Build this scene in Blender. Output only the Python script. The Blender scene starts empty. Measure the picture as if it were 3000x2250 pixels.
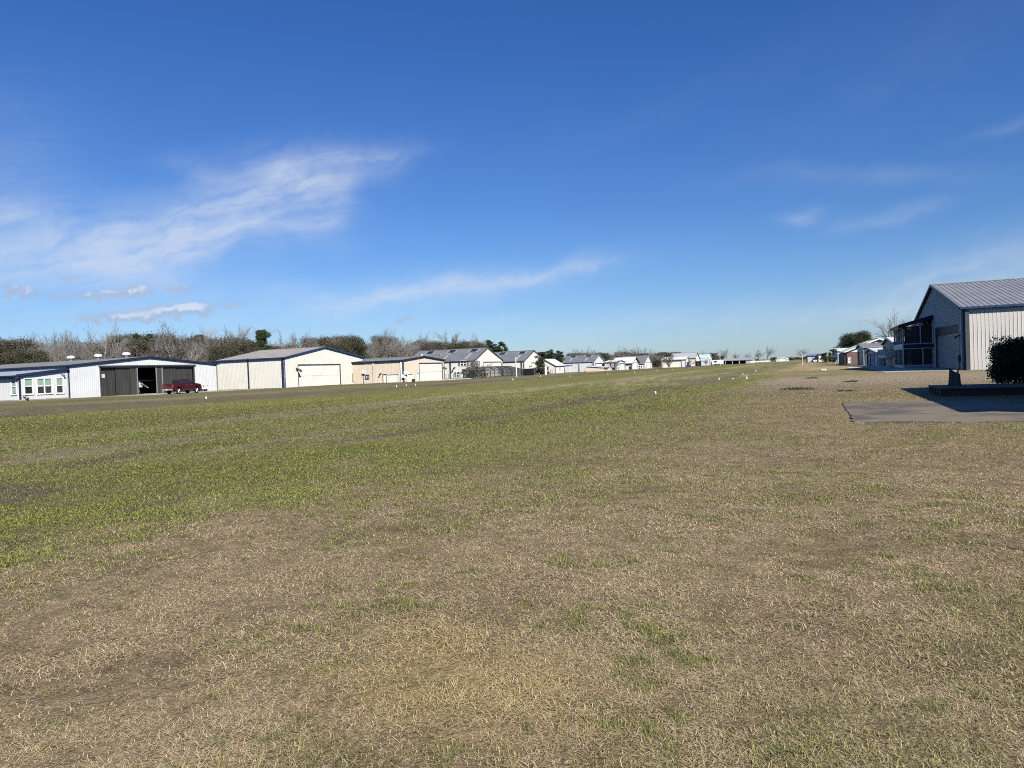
import bpy, math, random
import numpy as np
from mathutils import Vector as V, Matrix

sc = bpy.context.scene
COL = sc.collection
PI = math.pi
rad = math.radians

# ------------------------------------------------------------------ camera
PHI = rad(23); FPX = 2150.0; EYE = 1.6
SLOPE = .0384; RHO = math.atan(SLOPE); HC = 1052.5 + SLOPE*800
PIT = math.atan((1125-HC)*math.cos(RHO)/FPX)
F0 = V((-math.sin(PHI), math.cos(PHI), 0)); R0 = V((math.cos(PHI), math.sin(PHI), 0)); Z = V((0, 0, 1))
FW = F0*math.cos(PIT) - Z*math.sin(PIT); U1 = Z*math.cos(PIT) + F0*math.sin(PIT)
RT = R0*math.cos(RHO) - U1*math.sin(RHO); UP = U1*math.cos(RHO) + R0*math.sin(RHO)
CAM = V((0, 0, EYE))
cd = bpy.data.cameras.new('camera'); co = bpy.data.objects.new('camera', cd); COL.objects.link(co)
m = Matrix.Identity(4)
for i in range(3):
    m[i][0] = RT[i]; m[i][1] = UP[i]; m[i][2] = -FW[i]; m[i][3] = CAM[i]
co.matrix_world = m
cd.sensor_width = 36; cd.sensor_fit = 'HORIZONTAL'; cd.lens = 36*FPX/3000
cd.clip_start = .1; cd.clip_end = 20000
sc.camera = co

def ray(px, py): return FW + RT*((px-1500)/FPX) + UP*((1125-py)/FPX)
def ground(px, py):
    r = ray(px, py); return CAM + r*(-EYE/r.z)
def at(px, d):
    """ground point in picture column px, d metres along the view axis"""
    a = FW + RT*((px-1500)/FPX)
    k = (-EYE/d - a.z)/UP.z
    p = CAM + (a + UP*k)*d; p.z = 0
    return p
def along(px, P, D):
    """distance t so that P + t*D sits in picture column px"""
    q = RT - FW*((px-1500)/FPX)
    return -q.dot(P-CAM)/q.dot(D)
def hz(P, py):
    """height above ground point P that appears at picture row py"""
    B = V((P.x, P.y, 0)) - CAM; k = (1125-py)/FPX
    return (k*FW.dot(B) - UP.dot(B))/(UP.z - k*FW.z)

# ------------------------------------------------------------------ sun and sky
SUN_AZ, SUN_EL = rad(132), rad(36)            # clockwise from +Y
sd = V((math.sin(SUN_AZ)*math.cos(SUN_EL), math.cos(SUN_AZ)*math.cos(SUN_EL), math.sin(SUN_EL)))
sl = bpy.data.lights.new('sun', 'SUN'); sl.energy = 5.0; sl.angle = rad(.5); sl.color = (1, .94, .84)
so = bpy.data.objects.new('sun', sl); COL.objects.link(so)
so.rotation_euler = sd.to_track_quat('Z', 'Y').to_euler()
so.location = (0, 0, 60)

class NT:
    def __init__(s, nt): s.nt = nt; s.n = nt.nodes; s.l = nt.links
    def node(s, t, **k):
        n = s.n.new(t)
        for a, b in k.items(): setattr(n, a, b)
        return n
    def put(s, sock, v):
        if v is None: return
        if isinstance(v, bpy.types.NodeSocket): s.l.new(v, sock)
        else: sock.default_value = v
    def M(s, op, a, b=None, c=None, clamp=False):
        n = s.node('ShaderNodeMath', operation=op, use_clamp=clamp)
        for i, v in enumerate((a, b, c)): s.put(n.inputs[i], v)
        return n.outputs[0]
    def vec(s, x, y, z):
        n = s.node('ShaderNodeCombineXYZ')
        for i, v in enumerate((x, y, z)): s.put(n.inputs[i], v)
        return n.outputs[0]
    def noise(s, v, scale, detail=4, rough=.55, dist=0, out=0):
        n = s.node('ShaderNodeTexNoise')
        s.put(n.inputs['Vector'], v); n.inputs['Scale'].default_value = scale
        n.inputs['Detail'].default_value = detail; n.inputs['Roughness'].default_value = rough
        n.inputs['Distortion'].default_value = dist
        return n.outputs[out]
    def ss(s, v, a, b, lo=0., hi=1.):
        n = s.node('ShaderNodeMapRange', interpolation_type='SMOOTHSTEP')
        s.put(n.inputs[0], v)
        for i, x in enumerate((a, b, lo, hi)): s.put(n.inputs[i+1], x)
        return n.outputs[0]
    def mix(s, f, a, b, mode='MIX'):
        n = s.node('ShaderNodeMix', data_type='RGBA', blend_type=mode)
        s.put(n.inputs[0], f); s.put(n.inputs[6], a); s.put(n.inputs[7], b)
        return n.outputs[2]

w = bpy.data.worlds.new('World'); sc.world = w; w.use_nodes = True
t = NT(w.node_tree); t.n.clear()
out = t.node('ShaderNodeOutputWorld'); bg = t.node('ShaderNodeBackground')
sky = t.node('ShaderNodeTexSky', sky_type='NISHITA', sun_disc=False, sun_elevation=SUN_EL, sun_rotation=SUN_AZ,
             altitude=50, air_density=1.0, dust_density=.25, ozone_density=3.5)
tc = t.node('ShaderNodeTexCoord'); D = tc.outputs['Generated']
sx = t.node('ShaderNodeSeparateXYZ'); t.put(sx.inputs[0], D)
DEG = 180/PI
az = t.M('MULTIPLY', t.M('ARCTAN2', sx.outputs[0], sx.outputs[1]), DEG)
el = t.M('MULTIPLY', t.M('ARCSINE', sx.outputs[2]), DEG)
hsv = t.node('ShaderNodeHueSaturation'); hsv.inputs['Saturation'].default_value = 1.0; hsv.inputs['Hue'].default_value = .5
t.put(hsv.inputs['Color'], sky.outputs[0])
# clear dry winter air: deep blue overhead, pale blue (not yellow) low down
low_ = t.ss(el, 0., 14., 1., 0.); mid_ = t.ss(el, 4., 26., 0., 1.)
tint = t.mix(low_, (.54, .80, 1.16, 1), (.68, .86, 1.18, 1))
tint = t.mix(mid_, tint, (.38, .72, 1.26, 1))
skycol = t.mix(1., hsv.outputs[0], tint, 'MULTIPLY')
# the deeper blue overhead, paler air low down, as on a dry winter afternoon
# warp of the cloud coordinates
P0 = t.vec(az, el, 0.)
wn = t.node('ShaderNodeTexNoise'); t.put(wn.inputs['Vector'], P0); wn.inputs['Scale'].default_value = .16; wn.inputs['Detail'].default_value = 4
sw = t.node('ShaderNodeSeparateColor'); t.put(sw.inputs[0], wn.outputs[1])
azw = t.M('ADD', az, t.M('MULTIPLY', t.M('SUBTRACT', sw.outputs[0], .5), 7.0))
elw = t.M('ADD', el, t.M('MULTIPLY', t.M('SUBTRACT', sw.outputs[1], .5), 3.2))
def blob(A, E, a0, e0, sa, se, rot, amp):
    c, s_ = math.cos(rad(rot)), math.sin(rad(rot))
    da = t.M('SUBTRACT', A, a0); de = t.M('SUBTRACT', E, e0)
    x = t.M('ADD', t.M('MULTIPLY', da, c/sa), t.M('MULTIPLY', de, s_/sa))
    y = t.M('ADD', t.M('MULTIPLY', da, -s_/se), t.M('MULTIPLY', de, c/se))
    q = t.M('ADD', t.M('MULTIPLY', x, x), t.M('MULTIPLY', y, y))
    return t.M('MULTIPLY', t.M('EXPONENT', t.M('MULTIPLY', q, -1.0)), amp)
def total(L):
    r = L[0]
    for x in L[1:]: r = t.M('ADD', r, x)
    return r
cir = total([blob(azw, elw, *b) for b in [
    (-38.8, 15.0, 4.6, 1.5, 12, .85), (-33.5, 16.4, 4.2, .8, 8, .45), (-36.6, 13.0, 1.8, 2.2, 25, .55), (-42.0, 12.3, 6.0, 1.5, 24, .6),
    (-46.5, 10.4, 8.0, 2.8, 20, .85), (-38.5, 11.0, 4.0, 1.1, 6, .45), (-53, 8.4, 9.0, 2.3, 8, .85), (-60, 10.5, 7, 2.4, 0, .7), (-57, 14, 5, 4, 60, .18),
    (-45, 14.6, 3.0, .8, -20, .3), (-31, 6.2, 9.0, 1.0, 7, .6), (-24, 6.9, 8.5, 1.0, 6, .5), (-18, 7.5, 4, .4, 6, .35), (-40, 5.5, 14, 1.6, 4, .35),
    (-1.2, 10.2, 1.7, .55, 3, .5), (4.2, 9.6, 2.6, .55, 8, .4), (11, 5.6, 7.5, 1.7, 14, .6), (12, 14.5, 2.2, .4, 10, .25), (2, 12.5, 7, .7, -6, .22),
    (5, 3.5, 9, 1.2, 6, .45), (-14, 3.4, 18, 1.0, 0, .3), (8, 20, 12, 3.0, 22, .05), (-10, 19, 14, 1.4, 14, .04)]])
st = t.vec(t.M('ADD', t.M('MULTIPLY', azw, .10), t.M('MULTIPLY', elw, .08)), t.M('ADD', t.M('MULTIPLY', azw, -.16), t.M('MULTIPLY', elw, .52)), 3.3)
s1 = t.noise(st, 1.5, 10, .60, .35); s2 = t.noise(P0, .5, 8, .58, .3)
streak = t.M('ADD', t.M('MULTIPLY', s1, .72), t.M('MULTIPLY', s2, .28))
ca = t.M('MULTIPLY', cir, t.ss(streak, .20, .84, .2, 1.3))
ca = t.M('MULTIPLY', t.M('MINIMUM', ca, 1.2), .54, clamp=True)
c1 = t.mix(ca, skycol, (7.6, 8.3, 9.4, 1))
# low flat-bottomed cumulus
c0 = t.noise(P0, 1.15, 7, .55, .25); c2 = t.noise(P0, .42, 3, .5)
azc = t.M('ADD', az, t.M('MULTIPLY', t.M('SUBTRACT', c0, .5), 2.6))
elc = t.M('ADD', el, t.M('MULTIPLY', t.M('SUBTRACT', c0, .5), 1.5))
cums = [(-52.3, 6.15, 2.6, .36, 5, 1), (-50.0, 6.45, 1.1, .5, 20, 1), (-56.8, 6.35, 1.8, .5, -3, .95), (-47.3, 6.6, 1.2, .4, 0, .95), (-48.4, 5.0, 3.4, .45, 3, 1), (-46.6, 5.25, 1.9, .5, 6, 1),
        (-51.2, 4.55, 3.2, .4, 0, .9), (-30.95, 4.2, .75, .27, 5, 1.05), (-42.8, 3.5, 1.0, .5, 0, 1.05), (-40.8, 3.6, .7, .3, 0, .9), (2.5, 2.45, .85, .2, 0, .85), (-53.8, 7.3, 1.3, .25, 0, .8), (-43.2, 5.6, .8, .25, 10, .72), (-59.5, 4.3, 3, .5, 0, .8), (-45.3, 3.4, .8, .4, 0, 1.0)]
cm = total([blob(azc, elc, *b) for b in cums])
cal = t.ss(t.M('ADD', cm, t.M('MULTIPLY', t.M('SUBTRACT', c0, .5), 1.5)), .26, 1.0)
topl = total([blob(azc, elc, b[0]+.55, b[1]+.24, b[2]*.6, b[3]*.8, b[4], b[5]) for b in cums[:11]])
lit = t.ss(t.M('ADD', topl, t.M('MULTIPLY', t.M('SUBTRACT', c0, .5), 1.4)), .55, 1.25)
ccol = t.mix(lit, (4.6, 5.3, 6.7, 1), (8.8, 9.0, 9.4, 1))
c3 = t.mix(t.M('MULTIPLY', cal, .60), c1, ccol)
t.put(bg.inputs['Color'], c3); bg.inputs['Strength'].default_value = .065
t.l.new(bg.outputs[0], out.inputs[0])
sc.view_settings.view_transform = 'Standard'; sc.view_settings.look = 'None'
sc.view_settings.exposure = .5; sc.view_settings.gamma = 1; sc.view_settings.use_curve_mapping = False
sc.cycles.max_bounces = 6; sc.cycles.diffuse_bounces = 0; sc.cycles.transparent_max_bounces = 12
sc.cycles.filter_width = 1.05; sc.cycles.sampling_pattern = 'BLUE_NOISE'; sc.cycles.use_light_tree = False; sc.cycles.use_denoising = False; sc.cycles.denoiser = 'OPENIMAGEDENOISE'; sc.cycles.denoising_input_passes = 'RGB_ALBEDO_NORMAL'; sc.cycles.denoising_prefilter = 'ACCURATE'

# ------------------------------------------------------------------ materials
MATS = {}
def base_mat(name):
    mt = bpy.data.materials.new(name); mt.use_nodes = True
    t = NT(mt.node_tree); b = t.n['Principled BSDF']
    return mt, t, b
def mat(name, col, rough=.6, var=.1, scale=1.5, metal=0., stretch=(1, 1, 1), spec=.5, bump=0., bscale=8., dirt=0.):
    if name in MATS: return MATS[name]
    mt, t, b = base_mat(name)
    tc = t.node('ShaderNodeTexCoord'); mp = t.node('ShaderNodeMapping'); t.put(mp.inputs[0], tc.outputs['Object']); mp.inputs['Scale'].default_value = stretch
    n = t.noise(mp.outputs[0], scale, 6, .6)
    k = t.ss(n, .25, .75, 1-var, 1+var)
    c = t.mix(1., (*col, 1), t.vec(k, k, k), 'MULTIPLY')
    if dirt:
        sp = t.node('ShaderNodeSeparateXYZ'); t.put(sp.inputs[0], tc.outputs['Object'])
        m2 = t.node('ShaderNodeMapping'); t.put(m2.inputs[0], tc.outputs['Object']); m2.inputs['Scale'].default_value = (2.2, 2.2, .12)
        dn = t.ss(t.noise(m2.outputs[0], 1.6, 5, .6), .5, .8)
        c = t.mix(t.M('MULTIPLY', dn, dirt), c, (.33, .29, .23, 1))
    t.put(b.inputs['Base Color'], c)
    b.inputs['Roughness'].default_value = rough; b.inputs['Metallic'].default_value = metal
    b.inputs['Specular IOR Level'].default_value = spec
    if bump:
        bp = t.node('ShaderNodeBump'); bp.inputs['Strength'].default_value = bump
        t.put(bp.inputs['Height'], t.noise(tc.outputs['Object'], bscale, 6, .6)); t.put(b.inputs['Normal'], bp.outputs[0])
    MATS[name] = mt
    return mt
WHITE = mat('white painted siding', (.63, .642, .635), .45, .06, .5, dirt=.14)
CREAM = mat('cream painted siding', (.72, .70, .61), .5, .05, .5, dirt=.16)
IVORY = mat('ivory painted siding', (.72, .70, .62), .5, .05, .5, dirt=.16)
TAN = mat('tan painted siding', (.70, .60, .46), .5, .05, .5, dirt=.16)
PALE = mat('pale door paint', (.80, .76, .66), .5, .04, .6, dirt=.06)
WDOOR = mat('white door paint', (.82, .82, .80), .4, .03, 1)
ROOF = mat('grey roof metal', (.19, .195, .195), .45, .12, .35, .15, dirt=.12)
ROOFB = mat('grey galvanised roof metal', (.27, .268, .262), .45, .1, .4, .1, dirt=.2)
ROOFW = mat('white roof metal', (.80, .81, .82), .4, .05, .4)
ROOFA = mat('blue grey roof metal', (.30, .34, .42), .4, .1, .4, .2)
ROOFBR = mat('brown grey roof metal', (.30, .275, .25), .5, .12, .35, .1, dirt=.15)
NAVY = mat('navy blue trim', (.018, .028, .06), .6, .08, 1, spec=.25)
BLUE = mat('blue trim paint', (.020, .045, .105), .55, .08, 1, spec=.3)
DKTRIM = mat('dark grey trim', (.06, .065, .07), .45, .1, 1)
GREYT = mat('grey steel trim', (.30, .31, .32), .45, .1, 1, .2)
WTRIM = mat('white trim', (.8, .8, .79), .4, .04, 1)
DKDOOR = mat('weathered dark door sheet', (.034, .035, .031), .6, .25, .8, stretch=(3, 3, .3), dirt=.08)
DKDOOR2 = mat('weathered brown door sheet', (.046, .045, .036), .6, .25, .8, stretch=(3, 3, .3), dirt=.12)
OLIVE = mat('olive shutter', (.20, .21, .14), .6, .1, 2)
BLINDG = mat('pale green window blind', (.30, .45, .33), .6, .06, 3)
GLASS = mat('dark window glass', (.018, .02, .022), .06, .3, 3, spec=.7)
CONC = mat('concrete', (.36, .345, .31), .85, .18, .5, bump=.1)
CONCW = mat('pale concrete', (.55, .53, .48), .85, .1, .5)
BLACK = mat('black rubber', (.018, .018, .018), .7, .2, 4)
CHROME = mat('bright metal', (.72, .72, .72), .22, .05, 2, .9)
REDP = mat('dark red car paint', (.062, .002, .008), .22, .04, 2, .25, spec=.6)
LAMPR = mat('red lamp lens', (.35, .02, .02), .2, .1, 8)
LAMPW = mat('clear lamp lens', (.75, .75, .75), .15, .05, 8)
BRICK = None
GREENR = mat('pale green roof metal', (.30, .36, .24), .5, .1, .4)
BARK = mat('grey bark', (.20, .18, .155), .9, .3, 2.5, stretch=(1, 1, .3))
BARKP = mat('pale bark', (.36, .33, .29), .9, .25, 2, stretch=(1, 1, .3))
BARKD = mat('dark bark', (.10, .085, .07), .9, .3, 2.5)
TWIG = mat('grey twig bark', (.205, .188, .168), .9, .15, 1.5)
TWIGP = mat('pale twig bark', (.255, .236, .212), .9, .15, 1.5)
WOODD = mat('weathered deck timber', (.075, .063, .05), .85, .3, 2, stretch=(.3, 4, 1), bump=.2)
STUMP = mat('weathered stump wood', (.085, .078, .068), .9, .4, 5, stretch=(1, 1, .2), bump=.6, bscale=14)
POLE = mat('white pole paint', (.8, .8, .78), .5, .04, 2)
MARK = mat('white plastic', (.72, .71, .66), .45, .05, 4)
BLUEP = mat('sky blue paint', (.18, .36, .55), .5, .06, 1)
PBLUE = mat('pale blue siding', (.60, .72, .80), .5, .05, .5)
DISH = mat('grey dish', (.55, .56, .58), .5, .05, 3)

REDP.node_tree.nodes['Principled BSDF'].inputs['Coat Weight'].default_value = .8; REDP.node_tree.nodes['Principled BSDF'].inputs['Coat Roughness'].default_value = .06
def brick_mat():
    mt, t, b = base_mat('red brown brick')
    tc = t.node('ShaderNodeTexCoord'); mp = t.node('ShaderNodeMapping'); t.put(mp.inputs[0], tc.outputs['Object'])
    mp.inputs['Rotation'].default_value = (rad(90), 0, 0)
    br = t.node('ShaderNodeTexBrick'); t.put(br.inputs['Vector'], mp.outputs[0]); br.inputs['Scale'].default_value = 2.2
    br.inputs['Color1'].default_value = (.10, .055, .045, 1); br.inputs['Color2'].default_value = (.14, .078, .062, 1); br.inputs['Mortar'].default_value = (.3, .25, .21, 1)
    br.inputs['Mortar Size'].default_value = .018
    t.put(b.inputs['Base Color'], br.outputs[0]); b.inputs['Roughness'].default_value = .9
    return mt
BRICK = brick_mat()

def leaf_mat(name, a, b_, c=None, spec=.3):
    mt, t, b = base_mat(name)
    g = t.node('ShaderNodeNewGeometry'); r = g.outputs['Random Per Island']
    tc = t.node('ShaderNodeTexCoord')
    n = t.ss(t.noise(tc.outputs['Object'], .6, 3, .5), .35, .65)
    col = t.mix(t.M('MULTIPLY', t.M('ADD', r, n), .5), (*a, 1), (*b_, 1))
    if c: col = t.mix(t.ss(r, .8, .86), col, (*c, 1))
    t.put(b.inputs['Base Color'], col); b.inputs['Roughness'].default_value = .55; b.inputs['Specular IOR Level'].default_value = spec
    tr = t.node('ShaderNodeBsdfTranslucent'); t.put(tr.inputs[0], col)
    mx = t.node('ShaderNodeMixShader'); mx.inputs[0].default_value = .18
    o = t.n['Material Output']; t.l.new(b.outputs[0], mx.inputs[1]); t.l.new(tr.outputs[0], mx.inputs[2]); t.l.new(mx.outputs[0], o.inputs[0])
    return mt
LEAFO = leaf_mat('olive evergreen leaves', (.048, .050, .027), (.105, .102, .058))
LEAFB = leaf_mat('brownish cedar leaves', (.058, .050, .030), (.120, .102, .066))
LEAFD = leaf_mat('dark oak leaves', (.018, .028, .012), (.055, .065, .028))
LEAFP = leaf_mat('pine needles', (.022, .042, .015), (.070, .095, .036))
LEAFM = leaf_mat('magnolia leaves', (.022, .030, .013), (.060, .060, .028), (.15, .09, .055), .6)
LEAFS = leaf_mat('dark shrub leaves', (.010, .016, .008), (.035, .045, .022), None, .5)
LEAFY = leaf_mat('weed leaves', (.035, .055, .018), (.09, .10, .04), (.12, .09, .05))

def screen_mat():
    mt, t, b = base_mat('insect screen'); b.inputs['Base Color'].default_value = (.035, .035, .037, 1); b.inputs['Roughness'].default_value = .8
    tr = t.node('ShaderNodeBsdfTransparent'); mx = t.node('ShaderNodeMixShader')
    tc = t.node('ShaderNodeTexCoord'); k = t.ss(t.noise(tc.outputs['Object'], .7, 3), .3, .7, .56, .66)
    t.put(mx.inputs[0], k)
    o = t.n['Material Output']; t.l.new(tr.outputs[0], mx.inputs[1]); t.l.new(b.outputs[0], mx.inputs[2]); t.l.new(mx.outputs[0], o.inputs[0])
    return mt
SCREEN = screen_mat()

# ------------------------------------------------------------------ mesh helpers
class MB:
    def __init__(s): s.v = []; s.f = []
    def face(s, *pts):
        k = len(s.v); s.v += [tuple(p) for p in pts]; s.f.append(tuple(range(k, k+len(pts))))
    def box8(s, c):
        k = len(s.v); s.v += [tuple(p) for p in c]
        for q in ((0, 3, 2, 1), (4, 5, 6, 7), (0, 1, 5, 4), (1, 2, 6, 5), (2, 3, 7, 6), (3, 0, 4, 7)): s.f.append(tuple(k+i for i in q))
    def box(s, a, b):
        x0, y0, z0 = (min(a[i], b[i]) for i in range(3)); x1, y1, z1 = (max(a[i], b[i]) for i in range(3))
        s.box8([(x0, y0, z0), (x1, y0, z0), (x1, y1, z0), (x0, y1, z0), (x0, y0, z1), (x1, y0, z1), (x1, y1, z1), (x0, y1, z1)])
    def beam(s, p, q, w, h, up=Z):
        p, q = V(p), V(q); d = (q-p).normalized(); sd_ = d.cross(up)
        if sd_.length < 1e-4: sd_ = d.cross(V((1, 0, 0)))
        sd_.normalize(); u = sd_.cross(d)
        c = []
        for e in (p, q):
            for a, b in ((-1, -1), (1, -1), (1, 1), (-1, 1)): c.append(e + sd_*a*w/2 + u*b*h/2)
        s.box8(c)
    def tube(s, pts, rs, n=8, cap=True):
        k0 = len(s.v); m = len(pts); pts = [V(p) for p in pts]
        for i, p in enumerate(pts):
            d = (pts[min(i+1, m-1)] - pts[max(i-1, 0)]).normalized()
            a = d.cross(V((.31, .17, .93)) if abs(d.z) < .9 else V((1, 0, 0))).normalized(); b = d.cross(a)
            for j in range(n):
                g = 2*PI*j/n; s.v.append(tuple(p + (a*math.cos(g) + b*math.sin(g))*rs[i]))
        for i in range(m-1):
            for j in range(n):
                a = k0+i*n+j; b = k0+i*n+(j+1) % n
                s.f.append((a, b, b+n, a+n))
        if cap:
            s.f.append(tuple(k0+j for j in range(n-1, -1, -1))); s.f.append(tuple(k0+(m-1)*n+j for j in range(n)))
    def lathe(s, prof, c=(0, 0, 0), n=16):
        """prof: (radius, z) from bottom to top"""
        s.tube([(c[0], c[1], c[2]+z) for r, z in prof], [max(r, .001) for r, z in prof], n)
    def prism(s, poly, axis, a0, a1):
        """poly in the two remaining axes, extruded along axis"""
        def P(u, v, a): return {0: (a, u, v), 1: (u, a, v), 2: (u, v, a)}[axis]
        k = len(s.v); n = len(poly)
        s.v += [P(u, v, a0) for u, v in poly] + [P(u, v, a1) for u, v in poly]
        s.f.append(tuple(range(k+n-1, k-1, -1))); s.f.append(tuple(range(k+n, k+2*n)))
        for i in range(n): s.f.append((k+i, k+(i+1) % n, k+n+(i+1) % n, k+n+i))
    def build(s, name, mt, parent=None, smooth=False):
        me = bpy.data.meshes.new(name); me.from_pydata(s.v, [], s.f); me.update()
        if smooth: me.shade_smooth()
        if mt: me.materials.append(mt)
        o = bpy.data.objects.new(name, me); COL.objects.link(o)
        if parent: o.parent = parent
        return o

def np_mesh(name, verts, loops, sizes, mt=None, col=None):
    me = bpy.data.meshes.new(name)
    me.vertices.add(len(verts)); me.vertices.foreach_set('co', np.ascontiguousarray(verts, dtype=np.float32).ravel())
    me.loops.add(len(loops)); me.loops.foreach_set('vertex_index', np.ascontiguousarray(loops, dtype=np.int32))
    starts = np.concatenate([[0], np.cumsum(sizes)[:-1]]).astype(np.int32)
    me.polygons.add(len(sizes)); me.polygons.foreach_set('loop_start', starts)
    if col is not None:
        a = me.attributes.new('Col', 'FLOAT_COLOR', 'POINT')
        a.data.foreach_set('color', np.ascontiguousarray(np.concatenate([col, np.ones((len(col), 1))], 1), dtype=np.float32).ravel())
    me.update(calc_edges=True)
    if mt: me.materials.append(mt)
    return me
def tag(o, label=None, cat=None, group=None, kind=None):
    if label: o['label'] = label
    if cat: o['category'] = cat
    if group: o['group'] = group
    if kind: o['kind'] = kind
    return o
def thing(name, label, cat, loc=(0, 0, 0), rz=0., group=None):
    o = bpy.data.objects.new(name, None); COL.objects.link(o); o.location = loc; o.rotation_euler = (0, 0, rz); o.empty_display_size = .3
    return tag(o, label, cat, group)
def copy_tree(o, parent=None):
    c = o.copy(); COL.objects.link(c)
    if parent: c.parent = parent
    for ch in list(o.children): copy_tree(ch, c)
    return c

# ------------------------------------------------------------------ metal buildings
RIB = .305
def profile(L, sp, hgt, extra=()):
    if sp <= 0: return [(u, 0) for u in sorted({0., L, *extra})]
    pts = [(0., 0.)]; u = sp*.5
    while u + .06 < L:
        pts += [(u-.045, 0), (u-.02, hgt), (u+.02, hgt), (u+.045, 0)]; u += sp
    pts.append((L, 0.))
    us = [p[0] for p in pts]
    for e in extra:
        if 0 < e < L:
            for (u0, o0), (u1, o1) in zip(pts, pts[1:]):
                if u0 < e < u1: pts.append((e, o0 + (o1-o0)*(e-u0)/(u1-u0))); break
            pts.sort()
    return pts
def corr_wall(mb, O, Ud, N, L, top, holes=(), sp=RIB, hgt=.03, apex=None):
    ex = [h[0] for h in holes] + [h[1] for h in holes] + ([apex] if apex is not None else [])
    pr = profile(L, sp, hgt, ex)
    for (u0, o0), (u1, o1) in zip(pr, pr[1:]):
        if u1-u0 < 1e-5: continue
        mid = (u0+u1)/2
        cuts = sorted([(h[2], h[3]) for h in holes if h[0] < mid < h[1]])
        zs = []; z = 0.
        for a, b in cuts:
            if a > z + 1e-4: zs.append((z, a, 0))
            z = max(z, b)
        zs.append((z, None, 1))
        for a, b, last in zs:
            p = O + Ud*u0 + N*o0; q = O + Ud*u1 + N*o1
            t0, t1 = (top(u0), top(u1)) if last else (b, b)
            if N.dot(Ud.cross(Z)) >= 0: mb.face(p+Z*a, q+Z*a, q+Z*t1, p+Z*t0)
            else: mb.face(q+Z*a, p+Z*a, p+Z*t0, q+Z*t1)
def corr_slope(mb, e0, e1, r1, r0, sp=.45, hgt=.035, th=.08):
    e0, e1, r1, r0 = V(e0), V(e1), V(r1), V(r0)
    L = (e1-e0).length; n = (e1-e0).cross(r0-e0).normalized()
    if n.z < 0: n = -n
    pr = profile(L, sp, hgt)
    for (u0, o0), (u1, o1) in zip(pr, pr[1:]):
        a, b = u0/L, u1/L
        mb.face(e0.lerp(e1, a)+n*o0, e0.lerp(e1, b)+n*o1, r0.lerp(r1, b)+n*o1, r0.lerp(r1, a)+n*o0)
    mb.face(e0-n*th, r0-n*th, r1-n*th, e1-n*th)
    return n

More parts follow.
